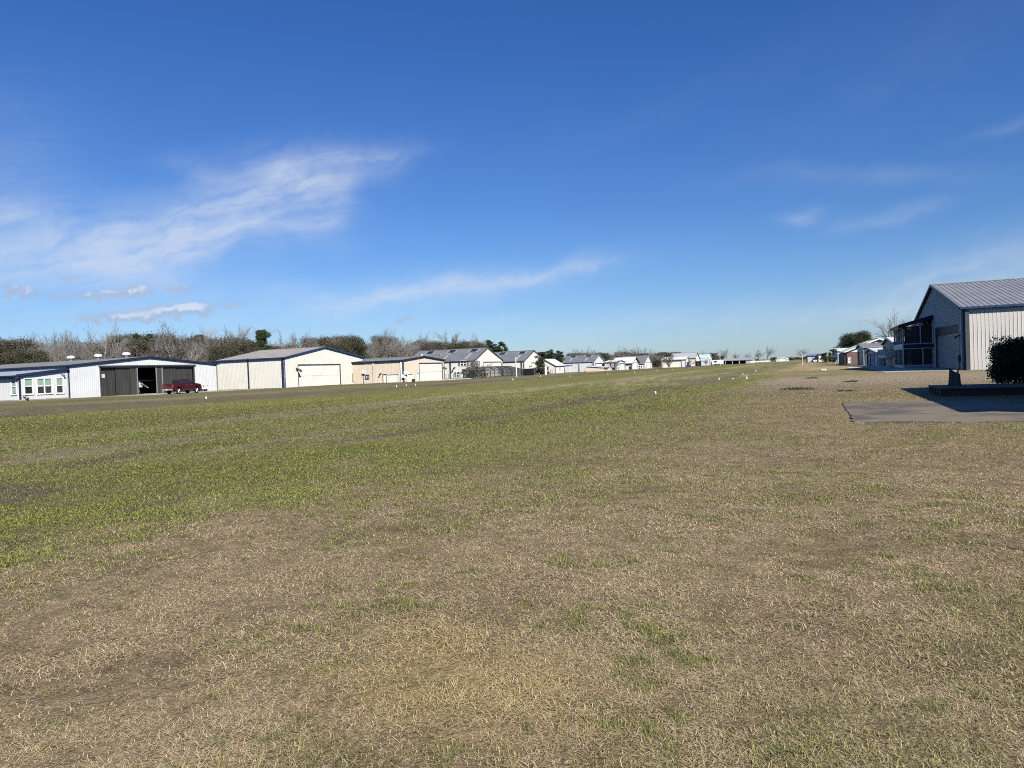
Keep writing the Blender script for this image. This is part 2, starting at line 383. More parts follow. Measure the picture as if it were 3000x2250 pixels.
class Building:
    """gabled metal building; corner C nearest the camera, long face(s) along +Y, depth along s*X"""
    def __init__(b, name, label, cat, px, d, far, side, y_eave, y_peak, px_peak=None, s=-1, ridge='X', D=None, W=None, wall=WHITE, roof=ROOF, trim=DKTRIM, group=None, over=.25, ribs=RIB, frac=None, eave=None, peak=None, ribh=.013, posts=True, rot=0.):
        b.s = s; b.C = at(px, d); C = b.C; rm = Matrix.Rotation(rad(rot), 3, 'Z'); b.Ud = rm @ V((s, 0, 0)); b.Vd = rm @ V((0, 1, 0))
        b.W = W or along(far, C, b.Vd); b.D = D or along(side, C, b.Ud)
        b.eave = eave or hz(C, y_eave)
        L = b.W if ridge == 'X' else b.D
        dirn = b.Vd if ridge == 'X' else b.Ud
        b.frac = frac or (along(px_peak, C, dirn)/L if px_peak else .5)
        b.ridge = ridge
        b.peak = peak or hz(C + dirn*(L*b.frac), y_peak)
        b.root = thing(name, label, cat, C, rad(rot), group)
        b.holes = {'F': [], 'S': []}; b.late = []
        b.wallm, b.roofm, b.trimm, b.over, b.ribs, b.ribh, b.posts = wall, roof, trim, over, ribs, ribh, posts
        print('%s C=(%.1f,%.1f) W=%.1f D=%.1f eave=%.2f peak=%.2f frac=%.2f' % (name, C.x, C.y, b.W, b.D, b.eave, b.peak, b.frac))
    def gable(b, L):
        f = L*b.frac
        return lambda u: b.eave + (b.peak-b.eave)*(u/f if u <= f else (L-u)/(L-f))
    def u(b, wl, px): return along(px, b.C, b.Vd if wl == 'F' else b.Ud)
    def z(b, wl, px, py):
        dv = b.Vd if wl == 'F' else b.Ud
        return max(0., hz(b.C + dv*along(px, b.C, dv), py))
    def P(b, wl, u, z, n=0.):
        if wl == 'F': return V((-b.s*n, u, z))
        return V((b.s*u, -n, z))
    def rect(b, wl, x0, x1, yt, yb=None):
        u0, u1 = sorted((b.u(wl, x0), b.u(wl, x1)))
        xm = (x0+x1)/2
        return u0, u1, (0. if yb is None else b.z(wl, xm, yb)), b.z(wl, xm, yt)
    def wbox(b, mb, wl, u0, u1, z0, z1, n0, n1): mb.box(b.P(wl, u0, z0, n0), b.P(wl, u1, z1, n1))
    def frame(b, mb, wl, r, w, n0=-.02, n1=.06, bottom=True, mull=(), rails=()):
        u0, u1, z0, z1 = r
        b.wbox(mb, wl, u0-w, u0, z0-(w if bottom else 0), z1+w, n0, n1); b.wbox(mb, wl, u1, u1+w, z0-(w if bottom else 0), z1+w, n0, n1)
        b.wbox(mb, wl, u0, u1, z1, z1+w, n0, n1)
        if bottom: b.wbox(mb, wl, u0, u1, z0-w, z0, n0, n1)
        for q in mull: b.wbox(mb, wl, u0+(u1-u0)*q-w/2, u0+(u1-u0)*q+w/2, z0, z1, n0, n1-.02)
        for q in rails: b.wbox(mb, wl, u0, u1, z0+(z1-z0)*q-w/2, z0+(z1-z0)*q+w/2, n0, n1-.025)
    def door(b, wl, x0, x1, yt, m, fm=DKTRIM, fw=.12, name='door', ribs=0, rails=(), rec=.10, label=None, yb=None):
        r = b.rect(wl, x0, x1, yt, yb); b.holes[wl].append(r); u0, u1, z0, z1 = r
        mb = MB()
        if ribs:
            O = b.P(wl, u0, z0+.03, -rec); Ud = (b.P(wl, 1, 0)-b.P(wl, 0, 0)); N = (b.P(wl, 0, 0, 1)-b.P(wl, 0, 0, 0))
            corr_wall(mb, O, Ud, N, u1-u0, lambda u: z1-z0-.03, (), ribs, .025)
        else: b.wbox(mb, wl, u0, u1, z0+.02, z1, -rec-.05, -rec)
        for q in rails: b.wbox(mb, wl, u0, u1, z0+(z1-z0)*q-.03, z0+(z1-z0)*q+.03, -rec-.03, -rec+.035)
        o = mb.build(name, m, b.root)
        if label: o['label'] = label
        fb = MB(); b.frame(fb, wl, r, fw, -rec, .05, False); fb.build('frame', fm, o)
        return o
    def window(b, wl, x0, x1, yt, yb, fm=WTRIM, fw=.09, pane=GLASS, mull=(), rails=(.5,), blind=None, shut=None, name='window'):
        r = b.rect(wl, x0, x1, yt, yb); b.holes[wl].append(r); u0, u1, z0, z1 = r
        mb = MB(); b.frame(mb, wl, r, fw, -.08, .07, True, mull, rails)
        b.wbox(mb, wl, u0-fw*1.3, u1+fw*1.3, z0-fw-.05, z0-fw, -.02, .12)
        o = mb.build(name, fm, b.root)
        g = MB(); b.wbox(g, wl, u0, u1, z0, z1, -.10, -.06); g.build('pane', pane, o)
        if blind:
            q = MB(); zz = z0+(z1-z0)*(1-blind)
            k = int((z1-zz)/.05)
            for i in range(k): b.wbox(q, wl, u0, u1, zz+i*(z1-zz)/k, zz+(i+.86)*(z1-zz)/k, -.06, -.045+.006*(i % 2))
            q.build('blind', BLINDG, o)
        if shut:
            for a0, a1 in ((u0-fw-shut, u0-fw), (u1+fw, u1+fw+shut)):
                q = MB(); b.wbox(q, wl, a0, a1, z0-.05, z1+.05, 0, .06)
                for i in range(12):
                    zz = z0+(z1-z0)*(i+.2)/12; b.wbox(q, wl, a0+.05, a1-.05, zz, zz+(z1-z0)*.045, .06, .075)
                q.build('shutter', OLIVE, o)
        return o
    def strip(b, wl, px, ytop, ybot, w, m, name='downpipe'):
        u = b.u(wl, px); mb = MB(); z1 = b.z(wl, px, ytop); z0 = 0 if ybot is None else b.z(wl, px, ybot)
        b.wbox(mb, wl, u-w/2, u+w/2, z0, z1, .035, .035+min(w, .14)); return mb.build(name, m, b.root)
    def slope_pt(b, side, a, t, n=0.):
        """point on a roof slope: side 0 = slope nearest the camera corner; a along ridge (m), t 0 eave..1 ridge"""
        if b.ridge == 'X':
            y = b.W*b.frac*t if side == 0 else b.W - b.W*(1-b.frac)*t
            p = V((b.s*a, y, b.eave+(b.peak-b.eave)*t)); nr = V((0, -(b.peak-b.eave), b.W*b.frac)).normalized()
            if side: nr = V((0, (b.peak-b.eave), b.W*(1-b.frac))).normalized()
        else:
            x = b.D*b.frac*t if side == 0 else b.D - b.D*(1-b.frac)*t
            p = V((b.s*x, a, b.eave+(b.peak-b.eave)*t)); nr = V((-b.s*(b.peak-b.eave), 0, b.D*b.frac)).normalized()
            if side: nr = V((b.s*(b.peak-b.eave), 0, b.D*(1-b.frac))).normalized()
        return p + nr*(n+.1)
    def patch(b, side, a0, a1, t0, t1, n0, n1, m, name, parent=None):
        mb = MB(); c = [b.slope_pt(side, a, t_, n) for n in (n0, n1) for a, t_ in ((a0, t0), (a1, t0), (a1, t1), (a0, t1))]
        mb.box8(c); return mb.build(name, m, parent or b.root)
    def finish(b, floor=True):
        s, W, Dp, e = b.s, b.W, b.D, b.eave
        mb = MB(); X = V((s, 0, 0)); Y = V((0, 1, 0))
        gx = b.ridge == 'X'
        tf = b.gable(W) if gx else (lambda u: e); ts = (lambda u: e) if gx else b.gable(Dp)
        af = W*b.frac if gx else None; as_ = None if gx else Dp*b.frac
        corr_wall(mb, V((0, 0, 0)), Y, -X, W, tf, b.holes['F'], b.ribs, b.ribh, af)
        corr_wall(mb, V((0, 0, 0)), X, -Y, Dp, ts, b.holes['S'], b.ribs, b.ribh, as_)
        corr_wall(mb, X*Dp, Y, X, W, tf, (), 0, 0, af); corr_wall(mb, Y*W, X, Y, Dp, ts, (), 0, 0, as_)
        b.wall = mb.build('wall', b.wallm, b.root)
        rb = MB(); o = b.over; tr = MB(); gut = MB()
        up = .06
        if gx:
            f = W*b.frac; r1 = (b.peak-e)/f; r2 = (b.peak-e)/(W-f); x0, x1 = -s*o, s*(Dp+o)
            e0, e1 = V((x0, -o, e-r1*o+up)), V((x1, -o, e-r1*o+up)); p0, p1 = V((x0, f, b.peak+up)), V((x1, f, b.peak+up))
            g0, g1 = V((x0, W+o, e-r2*o+up)), V((x1, W+o, e-r2*o+up))
            rk = [(e0, p0, 0), (g0, p0, 0), (e1, p1, 1), (g1, p1, 1)]; od = V((-s*.03, 0, 0))
        else:
            f = Dp*b.frac; r1 = (b.peak-e)/f; r2 = (b.peak-e)/(Dp-f); y0, y1 = -o, W+o
            e0, e1 = V((-s*o, y0, e-r1*o+up)), V((-s*o, y1, e-r1*o+up)); p0, p1 = V((s*f, y0, b.peak+up)), V((s*f, y1, b.peak+up))
            g0, g1 = V((s*(Dp+o), y0, e-r2*o+up)), V((s*(Dp+o), y1, e-r2*o+up))
            rk = [(e0, p0, 0), (g0, p0, 0), (e1, p1, 1), (g1, p1, 1)]; od = V((0, -.03, 0))
        corr_slope(rb, e0, e1, p1, p0); corr_slope(rb, g0, g1, p1, p0)
        rb.beam(p0+Z*.03, p1+Z*.03, .35, .06)
        b.roof = rb.build('roof', b.roofm, b.root)
        for a, c, k in rk:
            q = od if k == 0 else -od
            tr.beam(a+q-Z*.07, c+q-Z*.07, .07, .24)
        for a, c in ((e0, e1), (g0, g1)):
            dd = (V((0, -.06, 0)) if gx else V((-s*.06, 0, 0))) * (1 if a is e0 else -1)
            tr.beam(a+dd-Z*.06, c+dd-Z*.06, .15, .2)
        if b.posts:
            for wl, u in (('F', .09), ('F', W-.09), ('S', .09), ('S', Dp-.09)):
                b.wbox(tr, wl, u-.09, u+.09, 0, e-.1, .035, .07)
        tr.build('trim', b.trimm, b.root)
        return b

def small_light(b, wl, px, py, m=DKTRIM, name='wall_light', k=1.):
    u = b.u(wl, px); z = b.z(wl, px, py); mb = MB()
    b.wbox(mb, wl, u-.08*k, u+.08*k, z-.1*k, z+.1*k, .03, .12); mb.tube([b.P(wl, u, z, .1), b.P(wl, u+.1, z-.08*k, .32*k), b.P(wl, u+.12, z-.22*k, .42*k)], [.05*k, .09*k, .13*k], 8)
    mb.build(name, m, b.root)

# ---- 1: long white hangar with the dark sliding doors
b = Building('white_hangar', 'long low white metal hangar with dark sliding doors, one bay open, behind the red pickup', 'hangar',
             202, 101, 638, 0, 1071, 1045.5, 440, D=46, wall=WHITE, roof=ROOF, trim=NAVY, ribh=.028)
r = b.rect('F', 298, 570, 1076); b.holes['F'].append(r); u0, u1, z0, z1 = r
fb = MB(); b.frame(fb, 'F', r, .16, -.1, .08, False); b.wbox(fb, 'F', u0-.3, u1+.3, z1+.16, z1+.34, .02, .22); fb.build('door_track', DKTRIM, b.root)
for i, (x0, x1, n, mt) in enumerate([(298, 344, -.34, DKDOOR), (344, 386, -.22, DKDOOR), (385, 406.5, -.10, DKDOOR2), (460, 479.5, -.10, DKDOOR2), (479, 520, -.22, DKDOOR), (519, 570, -.34, DKDOOR)]):
    a0, a1 = b.u('F', x0), b.u('F', x1); mb = MB()
    corr_wall(mb, b.P('F', a0, .04, n), V((0, 1, 0)), V((1, 0, 0)), a1-a0, lambda u: z1-.06, (), .30, .03)
    k = max(1, round((a1-a0)/1.25))
    for j in range(k+1):
        a = a0 + (a1-a0-.07)*j/k; b.wbox(mb, 'F', a, a+.06, .04, z1-.02, n, n+.045)
    o = mb.build('sliding_door', mt, b.root)
    if i in (2, 3):
        e = MB(); a = a1-.14 if i == 2 else a0
        b.wbox(e, 'F', a, a+.14, .03, z1-.02, n+.045, n+.10); 
        if i == 3: b.wbox(e, 'F', a1-.16, a1, .03, z1-.02, n+.045, n+.10)
        e.build('edge_rail', GREYT, o)
    if i == 0:
        e = MB(); uu = b.u('F', 309.5); za, zb = b.z('F', 309.5, 1107), b.z('F', 309.5, 1095.5); b.wbox(e, 'F', uu-.25, uu+.25, za, zb, n+.046, n+.07); e.build('notice', DISH, o)
fl = MB(); fl.box(b.P('F', .3, .004, -.02), V((-b.D+.3, b.W-.3, .03))); fl.build('floor_slab', CONC, b.root)
# annex on the south side
L = along(57, b.C, V((0, -1, 0))); q = b.C + V((0, -L, 0))
zl, zh = hz(q, 1100), hz(b.C, 1082)
mb = MB()
aw = Building.__new__(Building); aw.__dict__.update(b.__dict__); aw.C = V((q.x, q.y, 0)); aw.W = L; aw.holes = {'F': [], 'S': []}; aw.eave = zl
aw.root = b.root; offs = V((0, -L, 0))
_P = Building.P
aw.P = lambda wl, u, z, n=0.: _P(aw, wl, u, z, n) + offs
for x0, x1, yt, yb, mu in ((74.5, 96.5, 1110, 1153, ()), (111.5, 152.5, 1109.5, 1151.5, (.5,)), (167.5, 185.5, 1108.5, 1150, ())):
    aw.window('F', x0, x1, yt, yb, mull=mu, blind=.47, fw=.13)
aw.window('S', 36.5, 49.5, 1112, 1154, blind=.96, fw=.12)
corr_wall(mb, offs, V((0, 1, 0)), V((1, 0, 0)), L, lambda u: zl+(zh-zl)*u/L, aw.holes['F'], RIB, .013)
corr_wall(mb, offs, V((-1, 0, 0)), V((0, -1, 0)), 38, lambda u: zl, aw.holes['S'], RIB, .013)
mb.build('annex_wall', mat('off white annex siding', (.65, .65, .64), .45, .05, .5, dirt=.16), b.root)
rb = MB(); corr_slope(rb, offs+V((.3, -.5, zl+.02)), offs+V((-38, -.5, zl+.02)), V((-38, -.02, zh+.1)), V((.3, -.02, zh+.1)))
rb.build('annex_roof', ROOFA, b.root)
tr = MB(); tr.beam(offs+V((.34, -.5, zl-.02)), V((.34, 0, zh+.06)), .09, .3); tr.beam(offs+V((.3, -.6, zl-.08)), offs+V((-38, -.6, zl-.08)), .16, .16)
tr.box(offs+V((.035, -.03, 0)), offs+V((.09, .22, zl))); tr.build('annex_trim', NAVY, b.root)
so_ = MB(); so_.box(offs+V((.3, -.5, zl-.36)), offs+V((-38, -.03, zl-.2))); so_.build('soffit', DKTRIM, b.root)
ft = MB(); ft.box(offs+V((.12, -.3, .0)), offs+V((-38, L, .16))); ft.build('foundation', mat('grey footing', (.30, .28, .25), .9, .2, 1), b.root)
small_light(aw, 'F', 184, 1096, GREYT); small_light(aw, 'F', 69, 1161, GREYT, 'hose_reel', 1.6)
for px in (213, 293, 376):
    u = along(px, b.C + V((0, b.W*b.frac, 0)), V((-1, 0, 0))); mb = MB()
    mb.lathe([(.36, -.1), (.36, .38), (.52, .42), (.62, .56), (.58, .76), (.40, .9), (.1, .95)], (-u, b.W*b.frac, b.peak-.02), 18); mb.build('roof_vent', WTRIM, b.root, True)
b.strip('F', 636.5, 1068, None, .16, GREYT)
b.finish()
# junk on the ground by its wall
# ---- 2: big cream hangar
b2 = Building('cream_hangar', 'big cream metal hangar with blue trim and one wide closed door', 'hangar', 835, 127, 1067, 637, 1047.3, 1017, 955, wall=CREAM, roof=ROOFBR, trim=BLUE)
b2.door('F', 876, 998, 1068.8, CREAM, DKTRIM, .14, ribs=RIB, rails=(.5,), name='hangar_door')
b2.window('F', 1033.5, 1047, 1096, 1116.5, fm=OLIVE, fw=.1, pane=OLIVE, rails=())
for px in (731, 830.5): b2.strip('S', px, 1050, None, .2, NAVY)
small_light(b2, 'F', 870.5, 1081, k=2.2); small_light(b2, 'F', 1061, 1064, k=1.2)
b2.finish()
for a, t0 in ((9, .3), (24, .35)): b2.patch(0, a, a+5.5, t0, t0+.06, -.09, -.06, mat('roof stain', (.12, .115, .11), .8, .2, 1), 'roof_stain')
# ---- 3: tan hangar
b3 = Building('tan_hangar', 'tan metal hangar with a square cream door, white side door and downpipes', 'hangar', 1180, 141, 1303, 1060, 1055.3, 1044, 1244, wall=TAN, roof=ROOF, trim=NAVY, D=27)
b3.door('F', 1230, 1297, 1064.3, PALE, DKTRIM, .13, rails=(.52,), name='hangar_door')
b3.door('F', 1222, 1227.2, 1094, WDOOR, WTRIM, .08)
b3.door('F', 1190, 1210.5, 1096, PALE, WTRIM, .06, name='side_panel')
b3.door('S', 1122.8, 1133, 1097, WDOOR, DKTRIM, .07)
b3.door('S', 1134.5, 1168, 1097, PALE, WTRIM, .06, name='sheeted_opening', ribs=RIB)
b3.window('S', 1073, 1081, 1099.5, 1108, fm=DKTRIM, fw=.14, pane=WDOOR, rails=(), mull=(.5,))
b3.strip('S', 1096, 1057, None, .22, TAN); b3.strip('S', 1178, 1056, None, .3, WTRIM); b3.strip('F', 1181.5, 1056, None, .45, DKTRIM)
small_light(b3, 'S', 1118.5, 1094, k=1.2); small_light(b3, 'F', 1300, 1077, k=1.6)
b3.finish()
mb = MB(); mb.lathe([(.16, 0), (.16, .2), (.24, .24), (.1, .38)], (-.4, b3.W*b3.frac, b3.peak+.1), 10); mb.build('roof_vent', WTRIM, b3.root)
# ---- 4, 5: the two tall white houses with grey roofs
def two_storey(name, label, px, d, far, ridge_l, ye, yp, pxp, Dd=None):
    C = at(px, d); W = along(far, C, V((0, 1, 0))); fr = along(pxp, C, V((0, 1, 0)))
    Dp = Dd or along(ridge_l, C + V((0, fr, 0)), V((-1, 0, 0)))
    return Building(name, label, 'house', px, d, far, None, ye, yp, pxp, D=Dp, wall=IVORY, roof=ROOF, trim=DKTRIM, over=.15)
b4 = two_storey('white_house', 'tall white metal house with shuttered windows and three skylights', 1391, 182, 1474, 1233, 1056, 1019, 1431)
b4.window('S', 1351.5, 1367, 1058, 1071.5, mull=(.5,), fw=.16, shut=.55); b4.window('S', 1339, 1347.5, 1090.5, 1104, fw=.16, shut=.5)
b4.window('F', 1397.5, 1404, 1058, 1069.5, fw=.1, shut=.5, pane=OLIVE)
b4.door('F', 1418, 1470, 1061, IVORY, DKTRIM, .14, name='hangar_door', ribs=RIB)
for px in (1321, 1385.5): b4.strip('S', px, 1057, None, .34, DKTRIM)
small_light(b4, 'S', 1334.5, 1076.5, k=1.8)
b4.finish()
def skylights(b, pxs, y):
    for px in pxs:
        # column px on the near slope close to the ridge
        yy = b.W*b.frac*.84; a = along(px, b.C+V((0, yy, b.eave+(b.peak-b.eave)*.84)), V((-1, 0, 0)))
        o = b.patch(0, a-1.5, a+1.5, .62, .93, .0, .05, GREYT, 'skylight'); b.patch(0, a-.85, a+.85, .68, .9, .06, .09, GLASS, 'pane', o)
        b.patch(0, a-.35, a+.35, .12, .58, -.045, -.03, mat('faded roof streak', (.36, .37, .37), .5, .1, .5), 'roof_light_strip')
skylights(b4, (1263, 1327, 1391), 1028)
for px in (1291, 1318):
    a = along(px, b4.C+V((0, b4.W*b4.frac*.45, 6)), V((-1, 0, 0))); mb = MB(); p = b4.slope_pt(0, a, .45, -.05); mb.tube([p, p+Z*.9], [.12, .12], 8); mb.build('vent_pipe', GREYT, b4.root)
b5 = two_storey('white_house', 'second tall white metal house with two skylights, half hidden by the magnolia', 1536, 208, 1599, 1440, 1057.6, 1027, 1566)
b5.door('F', 1559, 1588, 1063, IVORY, DKTRIM, .14, name='hangar_door', ribs=RIB)
b5.strip('S', 1529.5, 1060, None, .4, DKTRIM); small_light(b5, 'F', 1551, 1072, k=1.5)
# lean-to of the second house
u0 = b5.u('F', 1537.5); u1 = b5.u('F', 1558); mb = MB(); zt = b5.z('F', 1545, 1080)
mb.box((.06, u0, zt-.15), (4.2, u1, zt)); 
for yy in (u0+.1, (u0+u1)/2, u1-.1): mb.box((4.0, yy-.08, 0), (4.16, yy+.08, zt-.15))
lt = mb.build('lean_to', DKTRIM, b5.root)
mb = MB(); mb.face((4.1, u0, 0), (4.1, u1, 0), (4.1, u1, zt-.15), (4.1, u0, zt-.15)); mb.face((.06, u0+.02, 0), (4.1, u0+.02, 0), (4.1, u0+.02, zt-.15), (.06, u0+.02, zt-.15)); mb.build('screen', SCREEN, lt)
b5.finish(); skylights(b5, (1474, 1532), 1033)
# ---- 6: low cream building with white roof, ridge parallel to the strip
b6 = Building('cream_outbuilding', 'low cream building with a white sloping roof between magnolia and white hangar', 'outbuilding', 1628, 222, 1655, None, 1070.5, 1052.5, 1597, ridge='Y', D=2*along(1599, at(1628, 222), V((-1, 0, 0))), wall=CREAM, roof=ROOFW, trim=GREYT)
b6.door('F', 1653, 1654.8, 1080, GREYT, GREYT, .05); b6.window('F', 1640, 1641.2, 1077, 1084, fm=GREYT, fw=.05)
b6.finish()
# ---- 7: white hangar with grey roof
b7 = Building('white_hangar', 'white hangar with two skylights and small dark side windows, right of the cream outbuilding', 'hangar', 1741, 245, 1771, 1651.5, 1058, 1039.3, 1755.5, wall=WHITE, roof=ROOF, trim=GREYT)
b7.door('F', 1745.5, 1765, 1065.5, WDOOR, DKTRIM, .2, name='hangar_door')
b7.window('S', 1717, 1721.5, 1078.5, 1083.5, fm=DKTRIM, fw=.1, rails=()); b7.window('S', 1671, 1675, 1080.5, 1085, fm=DKTRIM, fw=.1, rails=())
b7.strip('S', 1697, 1060, None, .4, GREYT); b7.strip('S', 1737.5, 1059, None, .4, GREYT)
b7.finish(); skylights(b7, (1680, 1725), 1047)
mb = MB(); u0, u1 = b7.u('S', 1657), b7.u('S', 1676.5); zt = b7.z('S', 1668, 1071.5)
mb.box((-u0, -.05, 0), (-u1, -3.2, zt)); le = mb.build('side_room', WHITE, b7.root); mb = MB(); mb.box((-u0-.2, -.05, zt+.003), (-u1+.2, -3.4, zt+.15)); mb.build('flat_roof', DKTRIM, le)
# ---- 8: tan hut
b8 = Building('tan_hut', 'small tan hut with a brown shuttered window, beside the bare forked tree', 'hut', 1766.5, 240, 1785, None, 1075.5, 1072.3, 1760, ridge='Y', D=6, frac=.9, wall=TAN, roof=ROOFBR, trim=WTRIM, posts=False, ribs=0)
b8.window('F', 1769.5, 1781, 1076.5, 1084.5, fm=WTRIM, fw=.12, pane=mat('brown shutter', (.22, .17, .12), .7, .1, 2), rails=()); b8.finish()
# ---- 9
b9 = Building('white_hangar', 'small white hangar with grey edged gable, tall narrow windows and square cream door', 'hangar', 1806.5, 252, 1832, 1771.5, 1060.3, 1055, 1819, wall=WHITE, roof=ROOFW, trim=GREYT)
b9.door('F', 1816.5, 1831, 1065.8, PALE, DKTRIM, .16, name='hangar_door'); b9.window('F', 1810, 1811.6, 1061.5, 1069.5, fm=GREYT, fw=.1); b9.window('F', 1810, 1811.8, 1076, 1083.5, fm=GREYT, fw=.1)
b9.window('S', 1797, 1801.5, 1077, 1082, fm=DKTRIM, fw=.1); b9.strip('S', 1805, 1061, None, .6, GREYT); b9.finish()
# ---- 10
b10 = Building('white_roofed_hangar', 'pale hangar with a big white roof, dark side door and plain gable', 'hangar', 1851, 272, 1871.5, 1795, 1063.3, 1046.3, 1862, wall=IVORY, roof=ROOFW, trim=DKTRIM, over=.5)
b10.door('S', 1843.5, 1848.5, 1074, DKDOOR, DKTRIM, .1); b10.door('F', 1853, 1868, 1063, WDOOR, GREYT, .12, name='hangar_door'); b10.finish()
# ---- 11
b11 = Building('grey_roofed_hangar', 'cream gabled hangar with dark grey roof standing behind the white roofed one', 'hangar', 1887.5, 292, 1910, 1816, 1064.6, 1041, 1899.7, wall=IVORY, roof=ROOF, trim=GREYT)
b11.door('F', 1894.5, 1907, 1061, PALE, GREYT, .14, name='hangar_door'); b11.window('S', 1872, 1881, 1072, 1080, fm=WTRIM, fw=.2, mull=(.5,)); b11.window('F', 1889, 1891, 1072, 1079, fm=WTRIM, fw=.1); b11.finish()
# ---- 12..15
b12 = Building('low_white_hangar', 'long low white hangar with white roof behind the round bare tree', 'hangar', 2009, 300, 2021, 1938.5, 1052.5, 1045, None, wall=IVORY, roof=ROOFW, trim=GREYT)
b12.door('S', 1943, 1957, 1060.5, PALE, DKTRIM, .2, name='hangar_door'); b12.door('S', 1963, 1996, 1058.5, PALE, DKTRIM, .2, name='hangar_door'); b12.door('F', 2012, 2019, 1062, DKDOOR, DKTRIM, .2); b12.finish()
b13 = Building('grey_roofed_hangar', 'large cream building with high pale grey roof, beyond the low white hangar', 'hangar', 2038, 345, 2049, 1966, 1048.5, 1032.8, 2042.8, wall=CREAM, roof=mat('pale grey roof metal', (.36, .39, .40), .5, .08, .3), trim=DKTRIM)
b13.door('F', 2038.8, 2042, 1061, DKDOOR, DKTRIM, .1); b13.finish()
mb = MB(); zt = b13.z('F', 2043, 1058); mb.box((.06, .2, zt-.25), (3.2, b13.W-.3, zt)); mb.build('awning', mat('dark red awning', (.16, .03, .03), .6, .1, 2), b13.root)
b14 = Building('pale_blue_hangar', 'white gabled hangar with pale blue roof and sky blue door', 'hangar', 2075.5, 372, 2085.6, 2046, 1048, 1038, 2081, wall=WHITE, roof=mat('pale blue roof metal', (.50, .66, .80), .45, .06, .4), trim=PBLUE)
b14.door('F', 2077.6, 2082.6, 1052.5, BLUEP, WTRIM, .2, name='hangar_door'); b14.finish()
mb = MB(); u0, u1 = b14.u('S', 2074), b14.u('S', 2058); zt = b14.z('S', 2066, 1050); mb.box((-u0, -.05, 0), (-u1, -4, zt)); mb.build('side_room', WHITE, b14.root)

# ---- far end: open shed, gabled shed, fence
def xaxis_building(name, label, cat, pl, pr, d, y_eave, y_peak, depth, wall, roof, trim, bays=(), gable=True, doors=()):
    """front faces the camera side (-Y); spans picture columns pl..pr"""
    A = at(pl, d); W = along(pr, A, V((1, 0, 0))); e = hz(A+V((W/2, 0, 0)), y_eave); pk = hz(A+V((W/2, 0 if gable else depth/2, 0)), y_peak)
    rt = thing(name, label, cat, A); mb = MB(); X = V((1, 0, 0)); Y = V((0, 1, 0)); O = V((0, 0, 0))
    holes = [(along(a, A, X), along(c, A, X), 0., e-.35) for a, c in bays]
    tp = (lambda u: e + (pk-e)*(1-abs(2*u/W-1))) if gable else (lambda u: e)
    td = (lambda u: e) if gable else (lambda u: e + (pk-e)*(1-abs(2*u/depth-1)))
    corr_wall(mb, O, X, -Y, W, tp, holes, RIB, .012, W/2 if gable else None); corr_wall(mb, Y*depth, X, Y, W, tp, (), 0, 0, W/2 if gable else None)
    corr_wall(mb, O, Y, -X, depth, td, (), RIB, .012, None if gable else depth/2); corr_wall(mb, X*W, Y, X, depth, td, (), RIB, .012, None if gable else depth/2)
    mb.build('wall', wall, rt); rb = MB(); o = .3; u = .05; tr = MB()
    if gable:
        k = (pk-e)/(W/2); 
        a = [V((-o, -o, e-k*o+u)), V((-o, depth+o, e-k*o+u)), V((W/2, depth+o, pk+u)), V((W/2, -o, pk+u))]; c = [V((W+o, -o, e-k*o+u)), V((W+o, depth+o, e-k*o+u)), a[2], a[3]]
        corr_slope(rb, *a); corr_slope(rb, *c); tr.beam(a[0]-Z*.08, a[3]-Z*.08, .08, .25); tr.beam(c[0]-Z*.08, c[3]-Z*.08, .08, .25)
    else:
        k = (pk-e)/(depth/2)
        a = [V((-o, -o, e-k*o+u)), V((W+o, -o, e-k*o+u)), V((W+o, depth/2, pk+u)), V((-o, depth/2, pk+u))]; c = [V((-o, depth+o, e-k*o+u)), V((W+o, depth+o, e-k*o+u)), a[2], a[3]]
        corr_slope(rb, *a); corr_slope(rb, *c); tr.beam(a[0]-Z*.1, a[1]-Z*.1, .12, .25)
    rb.build('roof', roof, rt); tr.build('trim', trim, rt)
    for a, c, yt, m_, nm in doors:
        q = MB(); x0, x1 = along(a, A, X), along(c, A, X); q.box((x0, -.09, 0), (x1, -.04, hz(A+X*(x0+x1)/2, yt))); q.build(nm, m_, rt)
    return rt, A, W, e
xaxis_building('open_shed', 'long grey open fronted shed with three dark bays at the far end of the strip', 'shed', 2118, 2207, 420, 1055, 1049.8, 12, mat('grey shed siding', (.42, .42, .41), .6, .1, .5), mat('grey brown shed roof', (.33, .33, .32), .6, .1, .4), GREYT,
               bays=((2120, 2124.5), (2126.5, 2144.5), (2147, 2165), (2168, 2185)), gable=False)
xaxis_building('white_gabled_shed', 'lone white gabled shed far down the middle of the strip', 'shed', 2274, 2308, 560, 1052, 1046.5, 18, WHITE, ROOFW, WTRIM, doors=((2284, 2299, 1052.6, WDOOR, 'door'),))
def fence(name, label, pl, pr, d, h, n, m_, boards, cat='fence', gap=.04, w=.1, pickets=0):
    A = at(pl, d); L = along(pr, A, V((1, 0, 0))); rt = thing(name, label, cat, A)
    for i in range(n):
        mb = MB(); x = (L-.1)*i/(n-1); mb.box((x, 0, 0), (x+.1, .1, h)); mb.build('post', m_, rt)
    mb = MB()
    for z0, z1 in boards: mb.box((.1, -.04, z0*h), (L-.1, -.003, z1*h))
    mb.build('rail', m_, rt)
    if pickets:
        mb = MB()
        for i in range(pickets):
            x = .1+(L-.2-w)*i/(pickets-1); mb.box((x, -.075, .06), (x+w, -.043, h*1.02))
        mb.build('picket_panel', m_, rt)
    return rt
fence('white_fence', 'white board fence in front of the far trees, right of the open shed', 2197, 2257, 400, 1.35, 9, WTRIM, ((.42, .98),))
